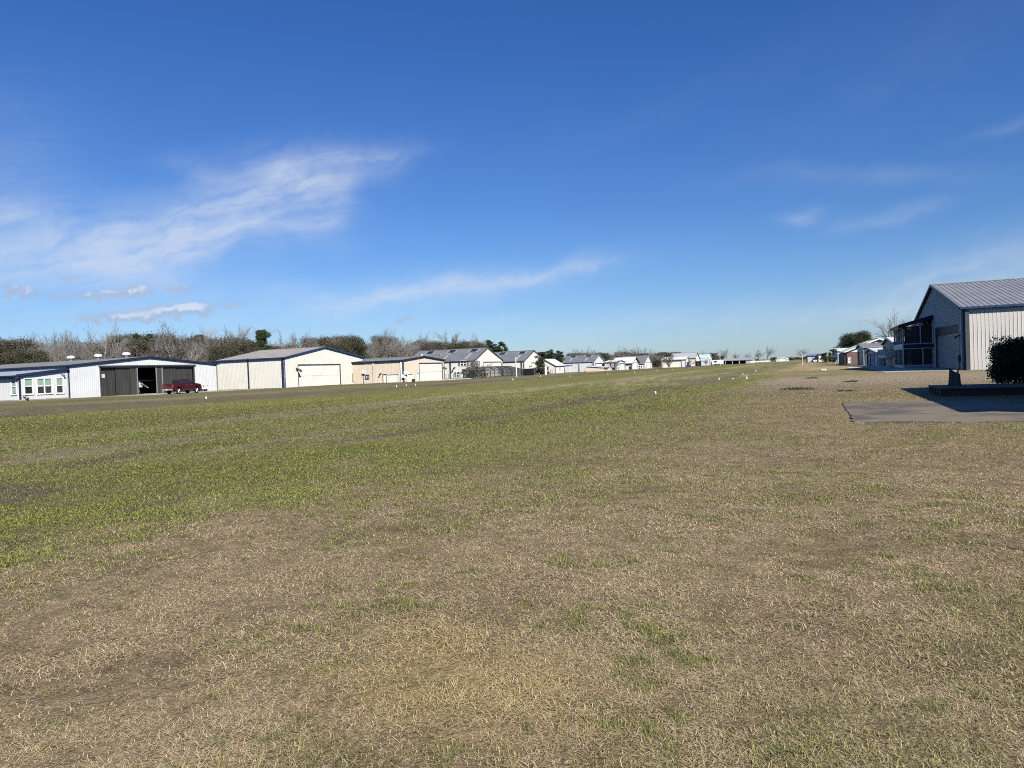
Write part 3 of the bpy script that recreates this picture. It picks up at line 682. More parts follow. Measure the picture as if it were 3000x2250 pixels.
# small things at the end of the left row
def van(name, label, px, d, L, H, W_, mt, rz=0):
    rt = thing(name, label, 'trailer', at(px, d), rz); mb = MB()
    mb.prism([(-L/2, .45), (L/2, .45), (L/2, H-.35), (L/2-.3, H), (-L/2+.3, H), (-L/2, H-.35)], 1, -W_/2, W_/2); mb.build('body', mt, rt)
    for x in (-L*.18, L*.12):
        for y in (-W_/2+.02, W_/2-.02):
            q = MB(); q.tube([(x, y-.1, .34), (x, y+.1, .34)], [.34, .34], 14); q.build('wheel', BLACK, rt)
    q = MB(); q.box((-L*.3, -W_/2-.03, H*.52), (-L*.05, -W_/2-.005, H*.78)); q.build('window', GLASS, rt)
    q = MB(); q.tube([(L/2, 0, .5), (L/2+1.2, 0, .45)], [.06, .05], 6); q.build('drawbar', DKTRIM, rt)
van('white_trailer', 'white box trailer parked on the grass left of the open shed', 2103, 380, 5.6, 2.6, 2.2, WTRIM)
mb = MB(); A = at(2085.8, 388); tg = thing('carport', 'flat white carport roof beside the pale blue hangar', 'carport', A); Lc = along(2096, A, V((1, 0, 0)))
mb.box((0, 0, 2.35), (Lc, 4, 2.6)); mb.build('roof', WTRIM, tg)
for x in (.1, Lc-.2):
    for y in (.1, 3.8): q = MB(); q.box((x, y, 0), (x+.12, y+.12, 2.35)); q.build('post', WTRIM, tg)

# ------------------------------------------------------------------ right-hand row
RIDGEW = mat('cream siding in ribs', (.54, .515, .465), .5, .05, .5, dirt=.12)
bR = Building('near_hangar', 'nearest hangar on the right, cream ribbed siding with blue trim and dark screened porch', 'hangar', 2827, 66.5, 2690, None, 901, 836, 2741, s=1, D=34, W=2*along(2741, at(2827, 66.5), V((0, 1, 0))), wall=RIDGEW, roof=ROOFB, trim=BLUE, over=.3, ribh=.028)
GREYD = mat('grey door sheet', (.34, .33, .305), .5, .06, .6, stretch=(2, 2, .3), dirt=.08)
dr = bR.door('F', 2745, 2813, 957, GREYD, DKTRIM, .2, name='hangar_door', ribs=.6, rec=.14)
mb = MB(); u0, u1, z0, z1 = bR.rect('F', 2745, 2813, 957); bR.wbox(mb, 'F', u0, u1, z1-.75, z1-.02, -.10, .02); mb.build('door_header', NAVY, dr)
bR.strip('S', 2836, 903, None, .3, DKTRIM); bR.strip('F', 2824.5, 903, None, .22, RIDGEW)
small_light(bR, 'F', 2816.5, 983, k=1.)
mb = MB(); u = bR.u('F', 2818); mb.box((-.08, u-.12, .7), (-.3, u+.12, 1.4)); mb.tube([(-.18, u, .7), (-.18, u, .02)], [.05, .05], 6); mb.build('electric_box', DKTRIM, bR.root)
# two-storey screened porch on its far half
Yp = bR.u('F', 2738.5); Xo = -along(2645.5, bR.C + V((0, Yp, 0)), V((-1, 0, 0))); Yq = along(2621, bR.C + V((Xo, 0, 0)), V((0, 1, 0)))
pc = bR.C + V((0, Yp, 0)); zt0 = hz(pc, 925); pe = bR.C + V((Xo, Yp, 0)); zt1 = hz(pe, 951)
zb1, zb0 = hz(pe, 1010), hz(pe, 1021); zs = hz(pe, 1073)
print('porch', Yp, Xo, Yq, zt0, zt1, zb1, zb0, zs)
fr = MB(); pw = .14
for x in (Xo+pw/2, -pw/2-.04): 
    for y in ((Yp, Yq) if x < -1 else (Yp,)): fr.box((x-pw/2, y, 0), (x+pw/2, y+pw, zt1-.2 if x < -1 else zt0-.25))
for xx, za, zc in ((bR.s*-1*0+Xo*.42, zb1, zt1+.2), (Xo*.36, zs, zb0)): fr.box((xx-.06, Yp+.01, za), (xx+.06, Yp+.11, zc))
fr.box((Xo+pw, Yp+.005, zs), (-.05, Yp+.12, zs+.1)); fr.box((Xo+pw, Yp+.005, zb0-.1), (-.05, Yp+.12, zb0)); fr.box((Xo+pw, Yp+.005, zb1), (-.05, Yp+.12, zb1+.1))
for y in (Yp+(Yq-Yp)*.5,): fr.box((Xo+.01, y-.07, 0), (Xo+.13, y+.07, zt1-.2))
fr.box((Xo+.006, Yp+pw, zs), (Xo+.12, Yq, zs+.1)); fr.box((Xo+.006, Yp+pw, zb0-.1), (Xo+.12, Yq, zb0)); fr.box((Xo+.006, Yp+pw, zb1), (Xo+.12, Yq, zb1+.1))
porch = fr.build('porch_frame', mat('grey porch frame', (.62, .62, .62), .5, .06, 1), bR.root)
mb = MB(); mb.box((Xo+.13, Yp+.03, .02), (-.05, Yp+.10, zs-.003)); mb.box((Xo+.03, Yp+.15, .02), (Xo+.10, Yq, zs-.003)); mb.build('porch_knee_wall', mat('blue grey panel', (.30, .33, .38), .5, .06, 1), bR.root)
mb = MB(); mb.box((Xo+.14, Yp-.03, zb0), (-.05, Yp+.06, zb1)); mb.build('porch_band', NAVY, bR.root)
mb = MB(); mb.box((Xo-.02, Yp+.06, zb0), (Xo+.06, Yq, zb1)); mb.build('porch_end_band', mat('light blue panel', (.45, .52, .58), .5, .05, 1), bR.root)
mb = MB(); mb.box((Xo+.15, Yp+.13, zb0+.02), (-.05, Yq, zb1-.02)); mb.build('porch_floor', WOODD, bR.root)
rb = MB(); ra = [V((Xo-.35, Yp-.3, zt1-.12)), V((Xo-.35, Yq+.3, zt1-.12)), V((-.05, Yq+.3, zt0+.02)), V((-.05, Yp-.3, zt0+.02))]; corr_slope(rb, ra[0], ra[1], ra[2], ra[3]); rb.build('porch_roof', ROOFB, bR.root)
tr = MB(); tr.beam(ra[0]-Z*.12, ra[3]-Z*.12, .1, .42); tr.beam(ra[0]-Z*.1, ra[1]-Z*.1, .1, .3); tr.build('porch_fascia', NAVY, bR.root)
mb = MB()
for z0, z1 in ((zs+.1, zb0-.1), (zb1+.1, zt1-.25)):
    mb.face((Xo+pw, Yp+.07, z0), (-.1, Yp+.07, z0), (-.1, Yp+.07, z1+(.35 if z0 > 3 else 0)), (Xo+pw, Yp+.07, z1)); mb.face((Xo+.06, Yp+pw, z0), (Xo+.06, Yq, z0), (Xo+.06, Yq, z1), (Xo+.06, Yp+pw, z1))
mb.build('porch_screen', SCREEN, bR.root)
gl = MB(); gl.box((Xo*.98+.5, Yp+1.2, zs+.05), (Xo*.45, Yp+1.23, zb0-.12)); gl.box((Xo*.98+.5, Yp+1.2, zb1+.12), (Xo*.45, Yp+1.23, zt1-.3)); gl.build('glass_panel', mat('reflecting glass', (.42, .43, .45), .04, .1, 2, 1.), bR.root)
rl = MB(); rl.box((Xo+.2, Yp+.3, zb1+.85), (-.1, Yp+.34, zb1+.92))
for i in range(26): x = Xo+.2+(-.3-Xo)*i/25; rl.box((x, Yp+.305, zb1), (x+.03, Yp+.335, zb1+.85))
rl.build('porch_railing', DKTRIM, bR.root)
PSCR = SCREEN.copy(); PSCR.name = 'dense porch screen'
for n_ in PSCR.node_tree.nodes:
    if n_.type == 'MAP_RANGE': n_.inputs[3].default_value = .60; n_.inputs[4].default_value = .74
[o for o in bR.root.children if o.name.startswith('porch_screen')][0].data.materials[0] = PSCR
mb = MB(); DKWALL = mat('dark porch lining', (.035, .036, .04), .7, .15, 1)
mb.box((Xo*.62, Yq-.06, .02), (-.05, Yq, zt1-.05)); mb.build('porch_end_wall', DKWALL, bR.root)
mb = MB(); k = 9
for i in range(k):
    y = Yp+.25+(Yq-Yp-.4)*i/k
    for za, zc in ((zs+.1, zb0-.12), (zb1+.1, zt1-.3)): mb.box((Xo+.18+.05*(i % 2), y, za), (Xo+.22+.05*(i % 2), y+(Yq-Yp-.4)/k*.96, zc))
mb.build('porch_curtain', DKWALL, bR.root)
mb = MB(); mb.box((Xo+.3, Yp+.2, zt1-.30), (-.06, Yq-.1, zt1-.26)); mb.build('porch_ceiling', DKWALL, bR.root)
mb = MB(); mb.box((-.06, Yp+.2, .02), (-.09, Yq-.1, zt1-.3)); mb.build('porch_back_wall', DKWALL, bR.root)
fu = MB(); fu.box((Xo*.62, Yp+2.0, .2), (Xo*.40, Yp+2.7, 1.0)); fu.box((Xo*.62, Yp+2.6, .2), (Xo*.40, Yp+2.75, 1.5)); fu.build('porch_seat', GREYT, bR.root)
bR.finish()
# the grey gabled hangar with the balcony
bB = Building('grey_hangar', 'grey gabled hangar with white balcony, partly behind the screened porch', 'hangar', 2623, 104, 2589, None, 1004, 990, 2604, s=1, D=16, wall=mat('grey tan siding', (.33, .315, .28), .5, .05, .5, dirt=.1), roof=ROOFW, trim=GREYT, rot=6.4)
bB.door('F', 2592, 2613, 1044, GREYD, DKTRIM, .15, name='garage_door', ribs=.6); bB.door('F', 2593, 2612, 1016.5, GREYD, DKTRIM, .12, name='upper_door', yb=1040); bB.finish()
Y0, Y1 = bB.u('F', 2619.), bB.u('F', 2594.); zd = bB.z('F', 2612, 1042.5); zr = bB.z('F', 2612, 1022.)
Xb = along(2572, bB.C + bB.Vd*Y1, -bB.Ud); print('balcony', Y0, Y1, zd, zr, Xb); Xb = min(Xb, 2.2)
mb = MB(); mb.box((-.06, Y0, zd-.2), (-Xb, Y1, zd)); bal = mb.build('balcony', PALE, bB.root)
mb = MB()
for za, zc in ((zr-.08, zr), (zd+.1, zd+.18)): mb.box((-.06, Y0, za), (-Xb, Y0+.08, zc)); mb.box((-Xb, Y0+.08, za), (-Xb+.08, Y1, zc)); mb.box((-.06, Y1-.08, za), (-Xb+.08, Y1, zc))
def balusters(n, a, c):
    for i in range(n):
        x, y = a[0]+(c[0]-a[0])*i/(n-1), a[1]+(c[1]-a[1])*i/(n-1); mb.box((x-.035, y-.035, zd), (x+.035, y+.035, zr-.08))
balusters(9, (-.1, Y0+.04), (-Xb+.04, Y0+.04)); balusters(17, (-Xb+.04, Y0+.04), (-Xb+.04, Y1-.04)); balusters(9, (-.1, Y1-.04), (-Xb+.04, Y1-.04))
mb.build('railing', PALE, bal)
for x, y in ((-Xb+.06, Y0+.06), (-Xb+.06, Y1-.2)): q = MB(); q.box((x, y, 0), (x+.14, y+.14, zd-.2)); q.build('support_post', PALE, bal)
# small white shed with double doors
bS = Building('white_shed', 'small white gabled shed with dark edged double doors, left of the balcony', 'shed', 2570, 114, 2539.5, None, 1031.5, 1022, 2550, s=1, D=5, wall=WHITE, roof=ROOFW, trim=GREYT, posts=False, rot=14)
bS.door('F', 2541.5, 2563, 1038, mat('grey blue shed door', (.46, .48, .52), .5, .05, 1), DKTRIM, .1, name='double_door', ribs=.4); bS.strip('F', 2552, 1038, None, .12, DKTRIM, 'door_gap'); bS.finish()
bC = Building('cream_garage', 'tall cream hangar with grey ribbed roof behind the small white shed', 'hangar', 2530, 130, 2513.4, None, 1017, 1008.3, 2521, s=1, D=16, wall=CREAM, roof=ROOFB, trim=GREYT, rot=3.6)
bC.door('F', 2516, 2527.5, 1031.5, GREYD, DKTRIM, .15, name='hangar_door'); bC.strip('S', 2537, 1018, None, .22, DKTRIM); bC.finish()
# brick house with green roof (gable end faces the camera side)
bG = Building('brick_house', 'brick house with pale green roof and cream gable beside the cream garage', 'house', 2481.5, 150, 2462, None, 1048, 1029, None, s=1, ridge='Y', D=12, W=12, rot=4.6, wall=CREAM, roof=GREENR, trim=WTRIM, over=.45, posts=False, ribs=0, peak=5.0, eave=2.75)
bG.holes['S'].append((0, 12, 0, 2.55))
bG.window('S', 2486.5, 2492, 1048.5, 1062, fm=WTRIM, fw=.1, pane=WDOOR, rails=(.5,)); bG.holes['S'].pop(); bG.finish()
mb = MB(); ub = bG.rect('S', 2486.5, 2492, 1048.5, 1062)
for (a, c, z0, z1) in ((0, ub[0]-.1, 0, 2.52), (ub[1]+.1, 12, 0, 2.52), (ub[0]-.1, ub[1]+.1, 0, ub[2]-.1), (ub[0]-.1, ub[1]+.1, ub[3]+.1, 2.52)): mb.box((a, .1, z0), (c, -.02, z1))
mb.build('brick_wall', BRICK, bG.root)
mb = MB(); mb.box((-.02, .2, 0), (-.4, bG.W, 2.4)); mb.build('recess_shade', mat('dark recess shade', (.03, .032, .04), .7, .1, 1), bG.root)  # near-black slab standing in for the shaded porch recess
bT = Building('white_tower_house', 'narrow two storey white house with dark green gable front beyond the brick house', 'house', 2455, 225, 2438.5, 2476, 1027, 1022, 2447, s=1, wall=WHITE, roof=ROOFW, trim=WTRIM, D=12, rot=12)
bT.window('F', 2442.5, 2445.5, 1032.5, 1037, fm=DKTRIM, fw=.1); bT.door('F', 2442, 2446, 1050, DKDOOR, DKTRIM, .1); bT.finish()
mb = MB(); u0, u1 = bT.u('F', 2454.5), bT.u('F', 2439); zt = bT.z('F', 2446, 1023.6); zz = bT.z('F', 2446, 1029); mb.box((-.05, u0, zz), (-.8, u1, zt)); mb.build('gable_shade', mat('dark green boards', (.02, .045, .045), .6, .1, 1), bT.root)
mb = MB(); zt = bT.z('F', 2440, 1044); mb.box((-.05, u0, zt-.2), (-3, u1, zt)); 
for y in (u0+.1, (u0+u1)/2, u1-.3): mb.box((-2.9, y, 0), (-2.7, y+.2, zt-.2))
mb.build('veranda', DKTRIM, bT.root)
xaxis_building('two_door_hangar', 'small hangar with blue roof and two pale grey doors beyond the round bush', 'hangar', 2362.5, 2395.5, 300, 1042, 1036.5, 12, DKTRIM, ROOFA, NAVY, gable=False, doors=((2366.5, 2380.5, 1043, mat('pale grey door', (.55, .54, .51), .5, .05, .5), 'door'), (2382, 2394, 1042.5, mat('pale grey door', (1, 1, 1)), 'door')))
xaxis_building('cream_garage', 'cream flat fronted garage between the two door hangar and the dark round bush', 'garage', 2399, 2414, 296, 1038, 1035.2, 10, CREAM, ROOFBR, DKTRIM, gable=False)

# ------------------------------------------------------------------ off-frame house on the right whose shadow crosses the pad
hb = Building.__new__(Building)
H0 = V((8.4, 18.1, 0)); hr = thing('garden_house', 'single storey house just right of the deck', 'house', H0)
mb = MB(); corr_wall(mb, V((.6, .5, 0)), V((0, 1, 0)), V((-1, 0, 0)), 16, lambda u: 4.8, (), RIB, .03); corr_wall(mb, V((.6, .5, 0)), V((1, 0, 0)), V((0, -1, 0)), 10, lambda u: 4.8+.4*(5-abs(u-5)), (), RIB, .03, 5); corr_wall(mb, V((.6, 16.5, 0)), V((1, 0, 0)), V((0, 1, 0)), 10, lambda u: 4.8+.4*(5-abs(u-5)), (), RIB, .03, 5); corr_wall(mb, V((10.6, .5, 0)), V((0, 1, 0)), V((1, 0, 0)), 16, lambda u: 4.8, (), RIB, .03)
mb.build('wall', CREAM, hr); rb = MB(); rr = [V((0, 0, 4.95)), V((0, 17, 4.95)), V((5.6, 17, 7.0)), V((5.6, 0, 7.0))]; corr_slope(rb, *rr); corr_slope(rb, V((11.2, 0, 4.95)), V((11.2, 17, 4.95)), rr[2], rr[3]); rb.build('roof', ROOF, hr)

# ------------------------------------------------------------------ deck, stump, shrub, slab
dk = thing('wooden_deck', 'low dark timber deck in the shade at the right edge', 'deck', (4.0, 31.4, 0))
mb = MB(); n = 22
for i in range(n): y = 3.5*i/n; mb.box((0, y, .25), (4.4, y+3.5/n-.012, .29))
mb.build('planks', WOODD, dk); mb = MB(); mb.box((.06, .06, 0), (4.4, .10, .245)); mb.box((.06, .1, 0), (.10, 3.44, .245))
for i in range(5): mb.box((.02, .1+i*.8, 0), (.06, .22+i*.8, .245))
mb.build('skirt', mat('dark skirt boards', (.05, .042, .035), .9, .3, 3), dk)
g = ground(2797, 1131); q = (g-CAM)*((EYE-.29)/EYE)+CAM
random.seed(5)
def stump(loc):
    rt = thing('tree_stump', 'jagged grey tree stump standing on the timber deck', 'stump', loc); mb = MB(); n = 18; rings = 9; k = len(mb.v)
    rn = random.Random(4)
    tops = [.56 + .09*math.cos(2*PI*j/n-2.6) + rn.uniform(-.045, .045) for j in range(n)]; fl = [1+rn.uniform(-.16, .16) for j in range(n)]
    for i in range(rings):
        for j in range(n):
            a = 2*PI*j/n; f_ = i/(rings-1); r_ = (.205 - .035*f_ + .015*(1-f_)**3)*fl[j]*(1+rn.uniform(-.04, .04))
            mb.v.append((r_*math.cos(a), r_*.8*math.sin(a), tops[j]*f_))
    for i in range(rings-1):
        for j in range(n): a = i*n+j; c = i*n+(j+1) % n; mb.f.append((a, c, c+n, a+n))
    mb.v.append((-.02, 0, .57)); 
    for j in range(n): mb.f.append(((rings-1)*n+j, (rings-1)*n+(j+1) % n, len(mb.v)-1))
    mb.build('trunk', STUMP, rt); p = MB(); p.tube([(.12, .02, .45), (.125, .02, .70)], [.03, .026], 7); p.build('broken_stub', STUMP, rt)
    return rt
stump((q.x, q.y, .29))

# leaf-card generator -------------------------------------------------
def leaf_cloud(rng, lobes, n, size, flat=.5, shell=.45, asp=.55):
    """quads scattered through ellipsoid lobes -> verts, loops, sizes"""
    lob = np.array([l for l in lobes], float); vol = lob[:, 3]*lob[:, 4]*lob[:, 5]; pr = vol**.7/np.sum(vol**.7)
    idx = rng.choice(len(lob), n, p=pr); L = lob[idx]
    d = rng.normal(size=(n, 3)); d /= np.linalg.norm(d, axis=1)[:, None]
    r = shell + (1-shell)*rng.random(n)**.6; r *= 1 + .12*rng.normal(size=n)
    c = L[:, :3] + d*r[:, None]*L[:, 3:6]
    nn = rng.normal(size=(n, 3)) + d*flat*1.2 + np.array([0, 0, flat]); nn /= np.linalg.norm(nn, axis=1)[:, None]
    a = np.cross(nn, rng.normal(size=(n, 3))); a /= np.linalg.norm(a, axis=1)[:, None]; b_ = np.cross(nn, a)
    s = size*(.6+.8*rng.random(n))[:, None]
    v = np.empty((n, 4, 3)); v[:, 0] = c-a*s; v[:, 1] = c-b_*s*asp; v[:, 2] = c+a*s; v[:, 3] = c+b_*s*asp
    return v.reshape(-1, 3), np.arange(n*4), np.full(n, 4)

sh = at(2965, 30.6); srt = thing('leafy_shrub', 'tall dark leafy shrub at the right edge beside the deck', 'shrub', (sh.x, sh.y, 0))
rng = np.random.default_rng(3)
lob = [(0, 0, 1.05, .72, .7, .95), (.5, .2, 1.2, .8, .7, .9), (1.0, .1, 1.0, .7, .7, .95), (-.3, -.1, 1.5, .52, .5, .52), (.4, 0, 1.75, .6, .5, .38), (-.35, .1, .75, .5, .5, .55), (.95, 0, 1.75, .45, .4, .4)]
v1, l1, s1_ = leaf_cloud(rng, lob, 30000, .046, .3, .12)
me = np_mesh('leaves', v1, l1, s1_, LEAFS); o = bpy.data.objects.new('foliage', me); COL.objects.link(o); o.parent = srt
mb = MB()
for i in range(9):
    a = i*.7; mb.tube([(.1*math.cos(a)+.3, .1*math.sin(a), 0), (.3*math.cos(a)+.3, .3*math.sin(a), .9), (.55*math.cos(a)+.3, .5*math.sin(a), 1.75)], [.03, .02, .008], 5)
for i in range(16):
    a = random.uniform(-.7, 1.3); mb.tube([(a, random.uniform(-.3, .3), 1.6), (a+random.uniform(-.15, .15), 0, random.uniform(2.1, 2.3))], [.008, .003], 4)
mb.build('stems', BARKD, srt)
v1, l1, s1_ = leaf_cloud(rng, [(random.uniform(-.7, 1.3), random.uniform(-.3, .3), random.uniform(1.95, 2.15), .1, .1, .14) for i in range(16)], 420, .035, .2, .1)
me = np_mesh('shoots', v1, l1, s1_, LEAFS); o = bpy.data.objects.new('shoots', me); COL.objects.link(o); o.parent = srt

def sheet(name, pts, z, m_, kind='structure'):
    mb = MB(); mb.face(*[(p[0], p[1], z) for p in pts]); o = mb.build(name, m_); o['kind'] = kind; return o
PADM = None
def pad_mat():
    mt, t, b = base_mat('stained concrete pad')
    g = t.node('ShaderNodeNewGeometry'); p = g.outputs['Position']
    mp_ = t.node('ShaderNodeMapping'); t.put(mp_.inputs[0], p); mp_.inputs['Scale'].default_value = (.7, 1.1, 1); n1 = t.noise(mp_.outputs[0], .55, 6, .62, .8); n2 = t.noise(mp_.outputs[0], 2.2, 7, .68, .5); n3 = t.noise(p, 22, 4, .6)
    c = t.mix(t.ss(n1, .44, .58), (.185, .150, .102, 1), (.075, .063, .047, 1))
    c = t.mix(t.M('MULTIPLY', t.ss(n2, .5, .75), .55), c, (.055, .05, .044, 1))
    c = t.mix(t.ss(n3, .25, .8, 0, .5), c, (.19, .16, .118, 1))
    t.put(b.inputs['Base Color'], c); b.inputs['Roughness'].default_value = .85
    return mt
PADM = pad_mat()
pad = MB(); rp = random.Random(9)
def rough_slab(mb, x0, y0, x1, y1, z, jag=.05, step=.16):
    P_ = []
    def edge(a, b_):
        n = int((V(b_)-V(a)).length/step)
        for i in range(n):
            c_ = V(a).lerp(V(b_), i/n); P_.append((c_.x+rp.uniform(-jag, jag), c_.y+rp.uniform(-jag, jag)))
    edge((x0, y0), (x1, y0)); edge((x1, y0), (x1, y1)); edge((x1, y1), (x0, y1)); edge((x0, y1), (x0, y0)); mb.prism(P_, 2, -.03, z)
rough_slab(pad, .66, 19.62, 9.1, 23.93, .002, .05); rough_slab(pad, .60, 23.97, 9.1, 28.4, .0, .05); po = pad.build('concrete_pad', PADM); po['kind'] = 'structure'
# aprons and paths
ap = MB(); c = b.C
ap.box((c.x+.2, c.y + b.u('F', 318), -.05), (c.x+9, c.y+b.W+1, .012)); o = ap.build('apron', CONC); o['kind'] = 'structure'
ap = MB(); c = b3.C; ap.box((c.x+.1, c.y+b3.u('F', 1226), -.05), (c.x+3.5, c.y+b3.W+9.5, .10)); o = ap.build('pavement', CONCW); o['kind'] = 'structure'
ap = MB(); c = b2.C; ap.box((c.x+.1, c.y+b2.u('F', 1000), -.05), (c.x+5, c.y+b2.W+8, .012)); o = ap.build('path', CONC); o['kind'] = 'structure'
ap = MB(); c = bR.C; ap.box((c.x-6.5, c.y+.3, -.05), (c.x-.05, c.y+bR.W, .02)); ap.box((c.x+.2, c.y-1.1, -.05), (c.x+34, c.y-.05, .02)); o = ap.build('apron', CONC); o['kind'] = 'structure'
c = bB.C; ap = MB(); ap.box((c.x-6, c.y+.3, -.05), (c.x-.6, c.y+bB.W, .018)); o = ap.build('driveway', CONCW); o['kind'] = 'structure'


# ------------------------------------------------------------------ ground cover fields
def vnoise(x, y, seed):
    xi = np.floor(x).astype(np.int64); yi = np.floor(y).astype(np.int64); fx = x-xi; fy = y-yi
    fx = fx*fx*(3-2*fx); fy = fy*fy*(3-2*fy)
    def h(a, b):
        n = (a*374761393 + b*668265263 + seed*974634777) & 0xFFFFFFFF
        n = ((n ^ (n >> 13))*1274126177) & 0xFFFFFFFF
        return ((n ^ (n >> 16)) & 0xFFFF)/65535.
    return (h(xi, yi)*(1-fx)+h(xi+1, yi)*fx)*(1-fy) + (h(xi, yi+1)*(1-fx)+h(xi+1, yi+1)*fx)*fy
def fbm(x, y, seed, o=4):
    r = 0; a = .5; n = 0
    for i in range(o):
        c, s = math.cos(.6*i), math.sin(.6*i)
        r = r + a*vnoise((x*c-y*s)*2**i, (x*s+y*c)*2**i, seed+i*17); n += a; a *= .55
    return r/n
def sst(a, b, x):
    t_ = np.clip((x-a)/(b-a), 0, 1); return t_*t_*(3-2*t_)
C_TAN = np.array([.53, .405, .235]); C_PINK = np.array([.41, .325, .225]); C_STRAW = np.array([.54, .405, .19]); C_GRN = np.array([.20, .205, .07]); C_LUSH = np.array([.168, .188, .043])
C_YEL = np.array([.235, .215, .062]); C_BRN = np.array([.215, .175, .105]); C_PUR = np.array([.135, .112, .098]); C_LITE = np.array([.50, .43, .33]); C_OLV = np.array([.20, .185, .075])
def field(x, y):
    """greenness g (0 dry..1 green), dry colour, green colour at ground points"""
    n = len(x)
    wv = (fbm(x*.22+7, y*.10, 3)-.5)*2
    xw = x + 3.2*wv + .9*(fbm(x*1.3, y*1.1, 5)-.5)*2
    xs = x + .9*wv
    pat = (fbm(x/.95, y/.95, 29, 3)-.5)*2
    big = (fbm(x/7.5, y/9., 11)-.5)*2; med = (fbm(x/2.0, y/2.2, 23)-.5)*2; fine = (fbm(x/.42, y/.42, 31, 3)-.5)*2
    stk = (fbm(x/1.3, y/16., 41)-.5)*2; stf = (fbm(x/3.6, y/60., 47)-.5)*2
    lush = sst(-5.6, -8.0, xw)*sst(-25.5, -22.5, xs)
    yel = sst(-22.8, -25.2, xs)*sst(-43, -40.2, xs)
    edge = -51.5-11*np.clip(1-(y-42)/50, 0, 1)
    brn = sst(-40.5, -43, xs)*sst(edge-3, edge+2, xs)
    far = sst(edge+2, edge-3, xs)
    right = np.clip(1-lush-yel-brn-far, 0, 1)
    dry = np.tile(C_TAN, (n, 1)); grn = np.tile(C_GRN, (n, 1))
    # right of the strip
    bm = sst(.50, .70, fbm(x/1.15+11, y/1.15, 107, 4)); dry = dry + (np.array([.385, .275, .165])-dry)*(.42*bm)[:, None]
    sp1 = sst(.585, .72, fbm(x/.21+3, y/.21, 37, 3)+.10*pat); sp2 = sst(.58, .80, fbm(x/.9, y/.9, 39, 3)+.16*big)
    g = .27 + .36*med + .20*big + .30*fine + .22*pat + .62*sp1 + .30*sp2
    g += .30*sst(-1.2, -4.5, x)*sst(7, 12, y)*sst(120, 60, y)
    g -= .30*sst(-1.2, -3.4, x)*sst(7.5, 4.5, y)
    g += .26*sst(-1, .6, x)*sst(7, 4.5, y) - .12*sst(5, 9, y)*sst(20, 14, y)*sst(-2.5, 0, x)
    sp = np.exp(-(((x+1.75)/.85)**2 + ((y-3.35)/.62)**2)**2) + .7*np.exp(-(((x+2.35)/.4)**2 + ((y-3.95)/.3)**2)**2)
    g = g*(1-sp); dry = dry + (C_STRAW-dry)*np.clip(sp, 0, 1)[:, None]
    pk = sst(-5, -2, x + 2.2*big)*sst(35, 42, y+3*big)*sst(73, 67, y+2*big)
    g = g*(1-pk) + pk*(.06+.25*np.clip(med, 0, 1)); dry = dry + (C_PINK-dry)*pk[:, None]
    nh = sst(66, 71, y+2*big)*sst(-8, -4, x)
    g = g*(1-nh) + nh*(.62+.35*big+.45*stf*sst(90, 110, y)); 
    grn = grn + (C_OLV*1.05-grn)*(.6*nh)[:, None]
    fy = sst(85, 120, y)*right; g = g*(1-fy) + fy*(.48+.8*stf+.5*big)
    # lush verge
    lg = .80 + .50*med + .25*big + .3*fine
    g = g*(1-lush) + lush*lg
    grn = grn + (C_LUSH*(1+.18*big)[:, None]+np.clip(fine, -1, 1)[:, None]*np.array([.02, .02, .005])-grn)*lush[:, None]
    ol = lush*sst(-9, -16, x)*.8; grn = grn + (np.array([.17, .19, .05])-grn)*ol[:, None]
    pu = lush*sst(.06, .32, (fbm((x+2)/1.5, y/5.5, 61)-.5)*2 - .16*np.abs(xw+10.2) + .16 - .35*sst(8.0, 6, y) +.10 + .18*sst(36, 48, y)*sst(-12.5, -10, x))
    pu = np.clip(pu*.75 + lush*.8*sst(36, 44, y)*sst(80, 66, y)*sst(1.9, .9, np.abs(xw+9.8)), 0, 1)*.72
    tl = lush*sst(.16, .34, stk + .25*np.exp(-((xs+8.0)/.5)**2) + .25*sst(-18.5, -21, xs) - .12)*.62
    tl = np.clip(tl + lush*.75*sst(-20.5, -22.6, xs)*sst(-.35, .25, med+.4*stk), 0, 1)
    cl = lush*sst(.30, .5, med+.3*np.exp(-((xw+8.3)/.8)**2))*.6*sst(20, 12, y)
    g = g*(1-tl)*(1-.75*pu); dry = dry + (np.array([.43, .365, .24])-dry)*(lush*tl)[:, None]
    dry = dry + (C_PUR-dry)*pu[:, None]; grn = grn + (C_PUR*.9-grn)*(.7*pu)[:, None]
    gs = np.exp(-((xw+6.6)/1.5)**2)*sst(8, 15, y)*sst(95, 70, y)*(1-pk); g = g + (np.maximum(g, .86+.3*med)-g)*gs; grn = grn + (C_LUSH*1.06-grn)*(.8*gs)[:, None]
    # mown strip: olive yellow
    g = g*(1-yel) + yel*(.62+.3*big+.28*med); dry = dry + (np.array([.30, .255, .10])-dry)*yel[:, None]; grn = grn + (C_YEL*np.array([.82, .95, .85])*(1+.25*stk)[:, None]-grn)*yel[:, None]
    # brown band beyond
    g = g*(1-brn) + brn*(.32+.4*big+.3*stk); dry = dry + (C_BRN*(1+.3*stk)[:, None]-dry)*brn[:, None]; grn = grn + (np.array([.13, .135, .06])-grn)*brn[:, None]
    lt = brn*sst(.34, .5, stk)*.7; dry = dry + (C_LITE*.7-dry)*lt[:, None]
    # far verge in front of the hangars
    ft = sst(50, 30, y-.25*(x+90)*0 - 20)*0 + sst(-70, -60, x)*sst(74, 60, y)
    g = g*(1-far) + far*(.62+.45*big+.35*stf-.5*ft); dry = dry + (np.array([.33, .26, .16])-dry)*far[:, None]; grn = grn + (np.array([.175, .17, .062])-grn)*far[:, None]
    return np.clip(g, 0, 1), dry, grn, cl, lush

